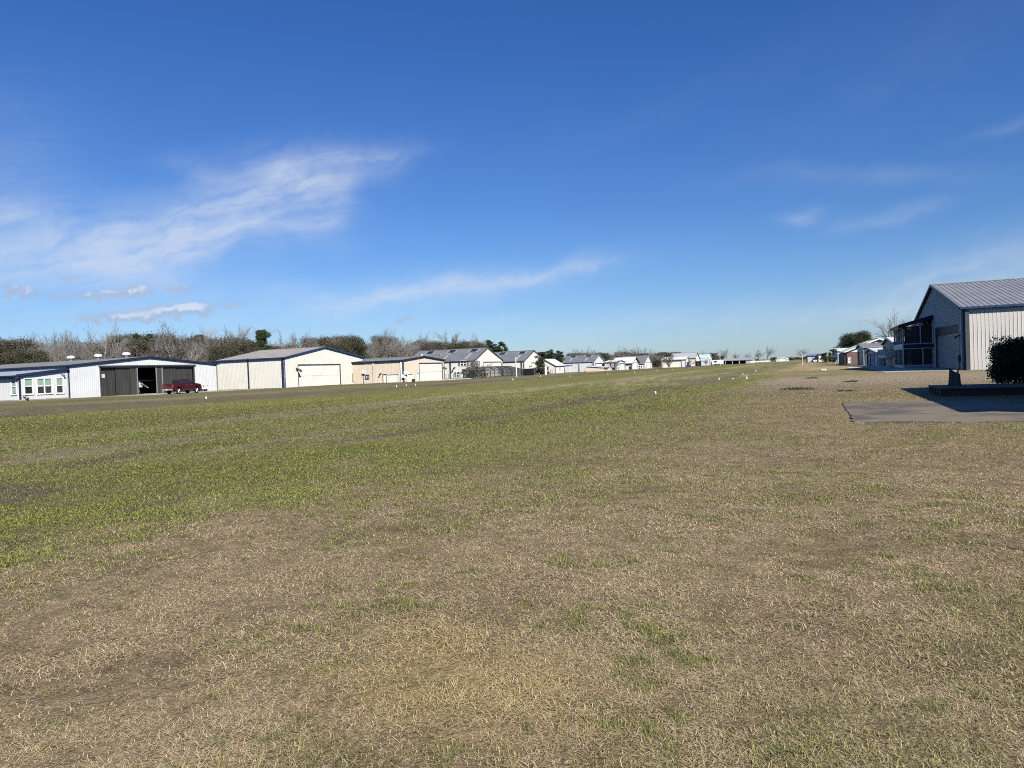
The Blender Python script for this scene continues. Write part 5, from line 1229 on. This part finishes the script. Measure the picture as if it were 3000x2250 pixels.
for sgn in (1, -1):
    q = MB(); q.box((sgn*.83, -.03, .86), (sgn*.995, .10, 1.28)); q.build('tail_light', LAMPR, tr_)
    q = MB(); q.box((sgn*.62, 5.80, .92), (sgn*.97, 5.905, 1.10)); q.build('headlight', LAMPW, tr_)
    q = MB(); q.box((sgn*.98, 3.95, 1.38), (sgn*1.17, 4.06, 1.56)); q.build('wing_mirror', REDP, tr_)
    q = MB(); q.box((sgn*.99, 1.9, .44), (sgn*1.03, 4.2, .50)); q.build('running_board', DKTRIM, tr_)
    for y in (2.94, 1.86, 4.12): q = MB(); q.box((sgn*.978, y-.008, .62), (sgn*.984, y+.008, 1.34)); q.build('door_gap', BLACK, tr_)
    for y in (2.72, 3.82): q = MB(); q.box((sgn*.98, y-.1, 1.16), (sgn*1.01, y+.1, 1.20)); q.build('door_handle', CHROME, tr_)
    for y in (1.17, 4.86):
        wl = thing('wheel', None, None, (sgn*.86, y, .39)); wl.parent = tr_
        q = MB(); q.tube([(-.13, 0, 0), (-.10, 0, 0), (.10, 0, 0), (.13, 0, 0)], [.36, .395, .395, .36], 24); q.build('tyre', BLACK, wl)
        q = MB(); q.tube([(sgn*.10, 0, 0), (sgn*.135, 0, 0)], [.25, .25], 20)
        for i in range(6): a = i*PI/3; q.beam((sgn*.14, 0, 0), (sgn*.14, .23*math.cos(a), .23*math.sin(a)), .03, .09, V((1, 0, 0)))
        q.build('rim', CHROME, wl)
q = MB(); q.box((-.9, .6, .40), (.9, 5.5, .58)); q.build('chassis', BLACK, tr_)
q = MB(); q.box((-.9, .06, 1.345), (.9, 1.76, 1.365)); q.build('bed_cover', BLACK, tr_)

# ------------------------------------------------------------------ light aircraft in the open bay
bb = [o for o in bpy.data.objects if o.name == 'white_hangar'][0]
hub = V((bb.location.x-1.3, bb.location.y + along(420, V((bb.location.x-1.3, bb.location.y, 0)), V((0, 1, 0))), 0)); hh = hz(hub, 1127.5)
pl = thing('light_aircraft', 'white light aircraft with grey propeller, nose showing in the open hangar bay', 'aircraft', hub, rad(8))
mb = MB(); prof = [(-.05, .16), (-.15, .33), (-.35, .42), (-.9, .50), (-1.5, .56), (-3.2, .55), (-4.5, .35), (-6.6, .12)]
mb.tube([(x, 0, hh-.06 if x > -2 else hh-.02) for x, r in prof], [r for x, r in prof], 18); fo = mb.build('fuselage', WTRIM, pl, True)
for y in (.2, -.2): q = MB(); q.tube([(-.06, y, hh+.06), (.0, y*.98, hh+.06)], [.11, .10], 12); q.build('air_intake', BLACK, fo)
q = MB(); q.lathe([(.17, 0), (.15, .12), (.09, .24), (.01, .32)], (0, 0, 0), 14); q.v = [(z+.0, y, hh+x) for x, y, z in q.v]; q.build('spinner', DKTRIM, pl, True)
pr_ = MB()
for sg in (1, -1):
    c, s = math.cos(rad(-27)), math.sin(rad(-27))
    pts = [(.1, .06), (.35, .10), (.7, .095), (.98, .06)]
    for (r1, w1), (r2, w2) in zip(pts, pts[1:]):
        for e in (.10,):
            u1, u2 = V((0, c, s))*sg*r1, V((0, c, s))*sg*r2; n_ = V((.25, -s, c)).normalized(); tt = V((.02, 0, 0)); o_ = V((e, 0, hh))
            pr_.box8([o_+u1-n_*w1-tt, o_+u2-n_*w2-tt, o_+u2+n_*w2-tt, o_+u1+n_*w1-tt, o_+u1-n_*w1+tt, o_+u2-n_*w2+tt, o_+u2+n_*w2+tt, o_+u1+n_*w1+tt])
pp = pr_.build('propeller', GREYT, pl)
q = MB()
for sg in (1, -1): u1 = V((.1, math.cos(rad(-27))*sg*.94, hh+math.sin(rad(-27))*sg*.94)); q.beam(u1, u1+V((0, math.cos(rad(-27))*sg*.14, math.sin(rad(-27))*sg*.14)), .06, .13, V((1, 0, 0)))
q.build('blade_tip', WTRIM, pp)
q = MB(); q.box8([(-1.7, -4.6, hh+.62), (-3.0, -4.6, hh+.62), (-3.0, 4.6, hh+.62), (-1.7, 4.6, hh+.62), (-1.75, -4.6, hh+.76), (-2.9, -4.6, hh+.68), (-2.9, 4.6, hh+.68), (-1.75, 4.6, hh+.76)]); q.build('wing', WTRIM, pl)
q = MB(); q.box8([(-1.5, -.5, hh+.3), (-3, -.5, hh+.3), (-3, .5, hh+.3), (-1.5, .5, hh+.3), (-1.9, -.42, hh+.64), (-2.9, -.42, hh+.64), (-2.9, .42, hh+.64), (-1.9, .42, hh+.64)]); q.build('cabin_window', GLASS, pl)
q = MB(); q.box8([(-5.8, -.04, hh), (-6.8, -.04, hh), (-6.9, .04, hh), (-5.8, .04, hh), (-6.4, -.03, hh+1.2), (-6.9, -.03, hh+1.2), (-6.9, .03, hh+1.2), (-6.4, .03, hh+1.2)]); q.box((-6.0, -1.4, hh+.02), (-6.7, 1.4, hh+.08)); q.build('tail', WTRIM, pl)
for x, y in ((-.7, 0), (-2.4, 1.1), (-2.4, -1.1)):
    q = MB(); q.tube([(x-.1, y*.4, hh-.35), (x, y, .25)], [.05, .035], 8); lg = q.build('landing_leg', GREYT, pl)
    q = MB(); q.tube([(x, y-.08, .21), (x, y+.08, .21)], [.21, .21], 16); q.build('wheel', BLACK, lg)

# ------------------------------------------------------------------ small things along the left row
def dish(px, d, h, r_, label, rz):
    rt = thing('satellite_dish', label, 'satellite dish', at(px, d), rz); q = MB(); q.tube([(0, 0, 0), (0, 0, h-.35)], [.06, .05], 8); q.build('mast', DKTRIM, rt)
    q = MB(); n = 16; k0 = 0
    ax = V((.75, 0, .66)).normalized(); s1 = V((0, 1, 0)); s2 = ax.cross(s1)
    for i in range(6):
        rr_ = r_*i/5
        for j in range(n): a = 2*PI*j/n; q.v.append(tuple(V((.05, 0, h)) + (s1*math.cos(a)+s2*math.sin(a))*max(rr_, .001) + ax*(.42*rr_*rr_/r_)))
    for i in range(5):
        for j in range(n): q.f.append((i*n+j, i*n+(j+1) % n, (i+1)*n+(j+1) % n, (i+1)*n+j))
    q.build('reflector', DISH, rt, True); q = MB(); q.beam((.05, 0, h-.2), (.0, 0, h-.45), .2, .2); q.beam(V((0, 0, h))-s2*r_*.9, V((0, 0, h))+ax*r_*1.1, .05, .05); q.box((-.25, -.25, h-.6), (.05, .25, h-.25)); q.build('feed_arm', DKTRIM, rt)
dish(1182, 137, 1.05, .5, 'lower satellite dish on the ground at the tan hangar corner', rad(-30)); dish(1190, 137.5, 1.65, .55, 'raised satellite dish on a mast in front of the tan hangar', rad(-35))
dh = at(1064, 136.5); dishz = hz(dh, 1092); dish(1065.5, 137, max(1.5, dishz), .5, 'satellite dish at the right corner of the cream hangar', rad(-20))
q = MB(); A = at(1211.5, 138); q.lathe([(.28, 0), (.3, .5), (.26, .56), (.05, .6)], (0, 0, 0), 12); o = q.build('bin', BLACK); o.location = A; tag(o, 'small dark bin against the tan hangar wall', 'bin')
# white cart by the corner of the white hangar
A = at(631, 120.5); A.x = bb.location.x + 1.0
ct = thing('garden_cart', 'small white garden cart with black wheels at the white hangar corner', 'cart', A, rad(70)); q = MB(); q.box((-.7, -.3, .35), (.5, .3, .62)); q.box((-.55, -.25, .62), (-.05, .25, .95)); q.build('body', WTRIM, ct)
q = MB(); q.tube([(.5, .0, .6), (.8, 0, .95)], [.03, .03], 6); q.box((.7, -.25, .93), (.9, .25, .98)); q.build('handle', GREYT, ct); q = MB(); q.box((-.1, -.22, .62), (.3, .22, .70)); q.box((-.02, -.2, .70), (.06, .2, 1.05)); q.build('seat', BLACK, ct)
for x, r_ in ((-.45, .26), (.4, .2)):
    for y in (-.36, .36): q = MB(); q.tube([(x, y-.06, r_), (x, y+.06, r_)], [r_, r_], 14); q.build('wheel', BLACK, ct)
# pool cage
def cage():
    A = at(1424, 174); Wc = along(1531, A, V((0, 1, 0))); he = hz(A+V((0, Wc*.3, 0)), 1084); ht = hz(A+V((0, Wc*.5, 0)), 1072.5); Dc = 6.; rt = thing('pool_cage', 'dark framed pool screen enclosure beside the white house', 'pool cage', A); f = MB(); s = MB(); n = 9; ins = 2.6; w_ = .14
    yy = [Wc*i/n for i in range(n+1)]
    for y in yy: f.beam((0, y, 0), (0, y, he), w_, w_)
    for z in (.05, 1.0, he): f.beam((0, 0, z), (0, Wc, z), w_, w_)
    f.beam((-ins, ins, ht), (-ins, Wc-ins, ht), w_, w_); f.beam((-Dc, ins, ht), (-Dc, Wc-ins, ht), w_, w_)
    for i, y in enumerate(yy):
        yt = min(max(y, ins), Wc-ins); f.beam((0, y, he), (-ins, yt, ht), w_, w_)
    for i in range(2, n-1, 2): f.beam((0, yy[i], he), (-ins, (yy[i]+yy[i+1])/2, ht), w_, w_); f.beam((0, yy[i+1], he), (-ins, (yy[i]+yy[i+1])/2, ht), w_, w_)
    for y in (0, Wc):
        for x in (-Dc/2, -Dc): f.beam((x, y, 0), (x, y, he), w_, w_)
        f.beam((0, y, he), (-Dc, y, he), w_, w_); f.beam((0, y, 1), (-Dc, y, 1), w_, w_)
        yi = ins if y == 0 else Wc-ins; f.beam((-Dc, y, he), (-Dc, yi, ht), w_, w_); f.beam((-Dc/2, y, he), (-Dc/2-.5, yi, ht), w_, w_); f.beam((-ins, yi, ht), (-Dc, yi, ht), w_, w_)
    f.build('frame', DKTRIM, rt)
    s.face((0, 0, 0), (0, Wc, 0), (0, Wc, he), (0, 0, he)); s.face((0, 0, 0), (-Dc, 0, 0), (-Dc, 0, he), (0, 0, he)); s.face((0, Wc, 0), (-Dc, Wc, 0), (-Dc, Wc, he), (0, Wc, he))
    s.face((0, 0, he), (0, Wc, he), (-ins, Wc-ins, ht), (-ins, ins, ht)); s.face((0, 0, he), (-Dc, 0, he), (-Dc, ins, ht), (-ins, ins, ht)); s.face((0, Wc, he), (-Dc, Wc, he), (-Dc, Wc-ins, ht), (-ins, Wc-ins, ht))
    s.build('screen', SCREEN, rt)
    t_ = thing('patio_set', 'dark patio table and chairs behind the pool cage screen', 'patio furniture', A+V((-2.2, Wc*.12, 0))); q = MB(); q.tube([(0, 0, .7), (0, 0, .75)], [.7, .7], 16); q.tube([(0, 0, 0), (0, 0, .7)], [.06, .06], 8)
    q.build('table', BLACK, t_)
    for a in range(4): q = MB(); c, s_ = math.cos(a*1.57), math.sin(a*1.57); q.box((c*1.1-.22, s_*1.1-.22, .4), (c*1.1+.22, s_*1.1+.22, .46)); q.beam((c*1.3, s_*1.3, .46), (c*1.35, s_*1.35, .95), .4, .05); q.box((c*1.1-.2, s_*1.1-.2, 0), (c*1.1-.16, s_*1.1-.16, .4)); q.box((c*1.1+.16, s_*1.1+.16, 0), (c*1.1+.2, s_*1.1+.2, .4)); q.build('chair', BLACK, t_)
    return A, Wc
CA, CW = cage()
def patio():
    A = at(1391, 171); Dp = along(1354, A, V((-1, 0, 0))); Wp = along(1421, A, V((0, 1, 0))); h = hz(A, 1081); rt = thing('covered_patio', 'dark covered patio with brown roof at the white house corner', 'patio', A)
    q = MB(); q.box8([(.3, -.3, h-.2), (-Dp, -.3, h-.2), (-Dp, Wp, h-.2), (.3, Wp, h-.2), (.1, 0, h+.1), (-Dp, 0, h+.1), (-Dp, Wp, h+.25), (.1, Wp, h+.25)]); q.build('roof', mat('brown red patio roof', (.09, .055, .045), .6, .15, 1), rt)
    for x in (0, -Dp/3, -2*Dp/3, -Dp+.1): q = MB(); q.box((x-.07, -.07, 0), (x+.07, .07, h-.2)); q.build('post', DKTRIM, rt)
    for y in (Wp/3, 2*Wp/3, Wp): q = MB(); q.box((-.07, y-.07, 0), (.07, y+.07, h-.2)); q.build('post', DKTRIM, rt)
    q = MB(); q.face((0, .0, 0), (-Dp, 0, 0), (-Dp, 0, h-.2), (0, 0, h-.2)); q.face((0, 0, 0), (0, Wp, 0), (0, Wp, h-.2), (0, 0, h-.2)); q.build('screen', SCREEN, rt)
    q = MB(); q.box((-.3, .4, .02), (-Dp, Wp, .12)); q.build('floor_slab', DKTRIM, rt)
    q = MB(); q.box((-Dp*.2, Wp*.55, .12), (-Dp*.9, Wp*.6, h-.3)); q.build('back_wall', DKDOOR, rt)
    for x0, z1 in ((-Dp*.45, 1.5),): q = MB(); q.lathe([(1.1, .12), (1.15, .9), (1.0, .98), (.1, 1.0)], (x0, 1.6, 0), 18); q.build('hot_tub', BLACK, rt)
patio()
def chair(px, d, label, rz):
    rt = thing('plastic_chair', label, 'chair', at(px, d), rz, 'white plastic chairs by the house'); q = MB(); q.box((-.25, -.25, .40), (.25, .25, .45)); q.build('seat', WTRIM, rt); q = MB(); q.beam((-.25, 0, .45), (-.36, 0, .95), .5, .05); q.build('backrest', WTRIM, rt)
    for x in (-.22, .22):
        for y in (-.22, .22): q = MB(); q.tube([(x, y, .40), (x*1.15, y*1.15, 0)], [.03, .025], 6); q.build('leg', WTRIM, rt)
    q = MB()
    for y in (-.27, .27): q.beam((-.3, y, .65), (.25, y, .65), .06, .04); q.beam((.25, y, .42), (.25, y, .65), .05, .05)
    q.build('armrest', WTRIM, rt)
chair(1345.5, 166, 'white plastic chair under the shuttered ground floor window', 1.); chair(1352, 165.5, 'white plastic chair closer to the dark patio', 2.2)
fence('chain_fence', 'low grey wire fence in front of the white house wall', 1306, 1352, 165, 1.25, 7, GREYT, ((.95, .99), (.08, .11)))
fence('black_fence', 'black picket fence right of the pool cage', 1532, 1566, 180, 1.6, 5, DKTRIM, ((.92, .98), (.1, .15)), pickets=40, w=.12)
fence('wire_gate', 'grey wire gate beside the cream outbuilding', 1600, 1620, 205, 1.2, 4, GREYT, ((.94, 1.), (.1, .15), (.5, .54)))
def pole(px, d, yt, r_, label, name='flag_pole'):
    p = at(px, d); q = MB(); h = hz(p, yt); rt = thing(name, label, 'pole', p); q.tube([(0, 0, 0), (0, 0, h)], [r_, r_*.8], 10); q.build('shaft', POLE, rt); q = MB(); q.lathe([(.02, h-.04), (r_*1.5, h+.06), (.02, h+.16)], (0, 0, 0), 8); q.build('cap', POLE, rt)
pole(1513, 168, 1047.5, .12, 'tall white pole in front of the pool cage'); pole(2351.5, 190, 1041, .06, 'thin white pole on the grass left of the two door hangar'); pole(2110, 330, 1036, .10, 'thin white mast right of the pale blue hangar')
q = MB(); A = at(1599, 188); q.lathe([(.30, 0), (.30, 1.9), (.2, 2.1), (.02, 2.2)], (0, 0, 0), 14); o = q.build('white_tank', WTRIM); o.location = A; tag(o, 'upright white tank right of the magnolia trunk', 'tank')
A = at(2017, 285); q = MB(); q.box((-.9, -.5, 0), (.9, .5, .7)); q.box((-.8, -.42, .7), (.8, .42, .85)); o = q.build('blue_tarp_stack', mat('blue tarp', (.04, .06, .22), .6, .2, 2)); o.location = A; tag(o, 'low blue covered stack by the low white hangar corner', 'tarp')

# ------------------------------------------------------------------ runway markers
GM = 'white markers along the grass strip'
def marker(px, py, label, shape, h):
    h *= .68; p = ground(px, py); rt = thing('strip_marker', label, 'marker', p, 0, GM); q = MB()
    if shape == 'jug': q.lathe([(.065, 0), (.078, .02), (.078, h*.52), (.04, h*.74), (.03, h*.9), (.032, h)], (0, 0, 0), 14)
    elif shape == 'block': q.lathe([(.075, 0), (.08, .02), (.08, h*.94), (.07, h)], (0, 0, 0), 14)
    elif shape == 'cone': q.lathe([(.13, 0), (.13, .02), (.10, .03), (.05, h*.8), (.02, h)], (0, 0, 0), 14)
    else: q.lathe([(.045, 0), (.045, h*.7), (.04, h), (.01, h+.02)], (0, 0, 0), 10)
    q.build('body', MARK, rt)
    if shape in ('jug', 'cone'): q = MB(); q.lathe([(.034, h), (.034, h+.03), (.012, h+.04), (.010, h+.14)], (0, 0, 0), 8); q.build('tip', MARK, rt)
for a in [(604, 1168.5, 'white marker on the brown band below the red pickup', 'jug', .30), (1162, 1134.5, 'leftmost of three white markers in front of the tan hangar', 'jug', .30), (1190, 1131.5, 'middle one of three white markers in front of the tan hangar', 'post', .34), (1217, 1129.5, 'right one of three white markers in front of the tan hangar', 'post', .34),
          (1502.5, 1114, 'white marker on the far band below the pool cage', 'jug', .32), (1583.5, 1104.5, 'square white marker below the magnolia', 'post', .42), (1670, 1103.5, 'white marker below the white hangar with two skylights', 'post', .35), (1781, 1098, 'white marker below the tan hut', 'jug', .35), (1859.5, 1092.5, 'white marker below the big white roof', 'post', .42),
          (1925, 1087, 'tiny white marker left of the round headed bare tree', 'jug', .36), (1971.5, 1084, 'tiny white marker right of the round headed tree trunk', 'jug', .36),
          (1921, 1153, 'slim leaning white marker closest to the viewer on the green verge', 'post', .19), (2106.5, 1112.5, 'left of three white markers in mid strip, on the brown earth', 'jug', .20), (2146.5, 1111, 'middle of three white markers in mid strip, squat and square', 'block', .13), (2187.5, 1110, 'right of three white markers in mid strip, tall with thin tip', 'jug', .29),
          (2176.5, 1097, 'thin white marker beyond the three in mid strip', 'post', .26), (2214, 1088.5, 'small white marker far beyond the three in mid strip', 'jug', .26)]:
    marker(*a)
tm = [o for o in bpy.data.objects if o.get('label', '').startswith('slim leaning')][0]; tm.rotation_euler = (0, rad(-16), 0)
# row of short white pickets across the taxi path
pk = fence('picket_barrier', 'row of short white slanted pickets standing on the grass right of centre', 2403, 2421, 90, .26, 2, MARK, ((.10, .2),), 'barrier', pickets=9, w=.05)
# two white chairs in front of the two-door hangar, leaning board
chair(2386, 262, 'left white chair in front of the two door hangar', -1.4); chair(2391, 262, 'right white chair in front of the two door hangar', -1.7)
q = MB(); q.beam((0, 0, 0), (.55, .2, .75), .3, .06); o = q.build('leaning_board', WTRIM); o.location = at(2446.5, 205); tag(o, 'white board leaning near the tower house veranda', 'board')
# odd bits on the grass
def weed(px, py, w_, h, label, n=260):
    p = ground(px, py); rt = thing('weed_clump', label, 'weed clump', p, 0, 'dark weed clumps'); rg = np.random.default_rng(int(px)); v, l, s = leaf_cloud(rg, [(0, 0, h*.4, w_, w_*.5, h*.5), (w_*.6, .1, h*.3, w_*.5, w_*.4, h*.35), (-w_*.7, 0, h*.25, w_*.5, w_*.4, h*.3)], n, .032, .2, .1); v[:, 2] = np.maximum(v[:, 2], 0)
    o = bpy.data.objects.new('leaves', np_mesh('leaves', v, l, s, LEAFY)); COL.objects.link(o); o.parent = rt
weed(2318, 1142, .55, .16, 'low dark weed clump on the pale ground, left one'); weed(2352, 1142, .6, .18, 'ragged dark weed clump on the pale ground, centre', 320); weed(2478, 1146, .4, .07, 'flat dark weed patch on the pale ground toward the pad'); weed(2378, 1109, .5, .14, 'dark weed tuft at the far edge of the pale ground'); weed(2494, 1119, .45, .12, 'dark weed tuft in the middle of the pale ground')
def stick(px, py, label, k=1.):
    p = ground(px, py); rt = thing('dry_stalk', label, 'dry stalk', p, 0, 'dry stalks in the grass'); q = MB(); q.tube([(0, 0, 0), (.03*k, .0, .05*k), (.10*k, .03, .15*k)], [.012, .010, .006], 6); q.build('stem', BARKD, rt)
    q = MB(); q.box8([(.03*k, .01, .03), (.08*k, .03, .02), (.12*k, .03, .07*k), (.07*k, .01, .10*k), (.03*k, .02, .035), (.08*k, .04, .025), (.12*k, .04, .075*k), (.07*k, .02, .105*k)]); q.build('leaf', mat('dry leaf', (.25, .18, .10), .8, .2, 8), rt)
stick(1738, 1264, 'curled dry stalk lying on the grass in mid field', 1.25); stick(1891, 1176, 'small dark stub poking from the green verge', 1.); stick(1181, 1167, 'dark stub standing on the yellow mown strip', 1.9)
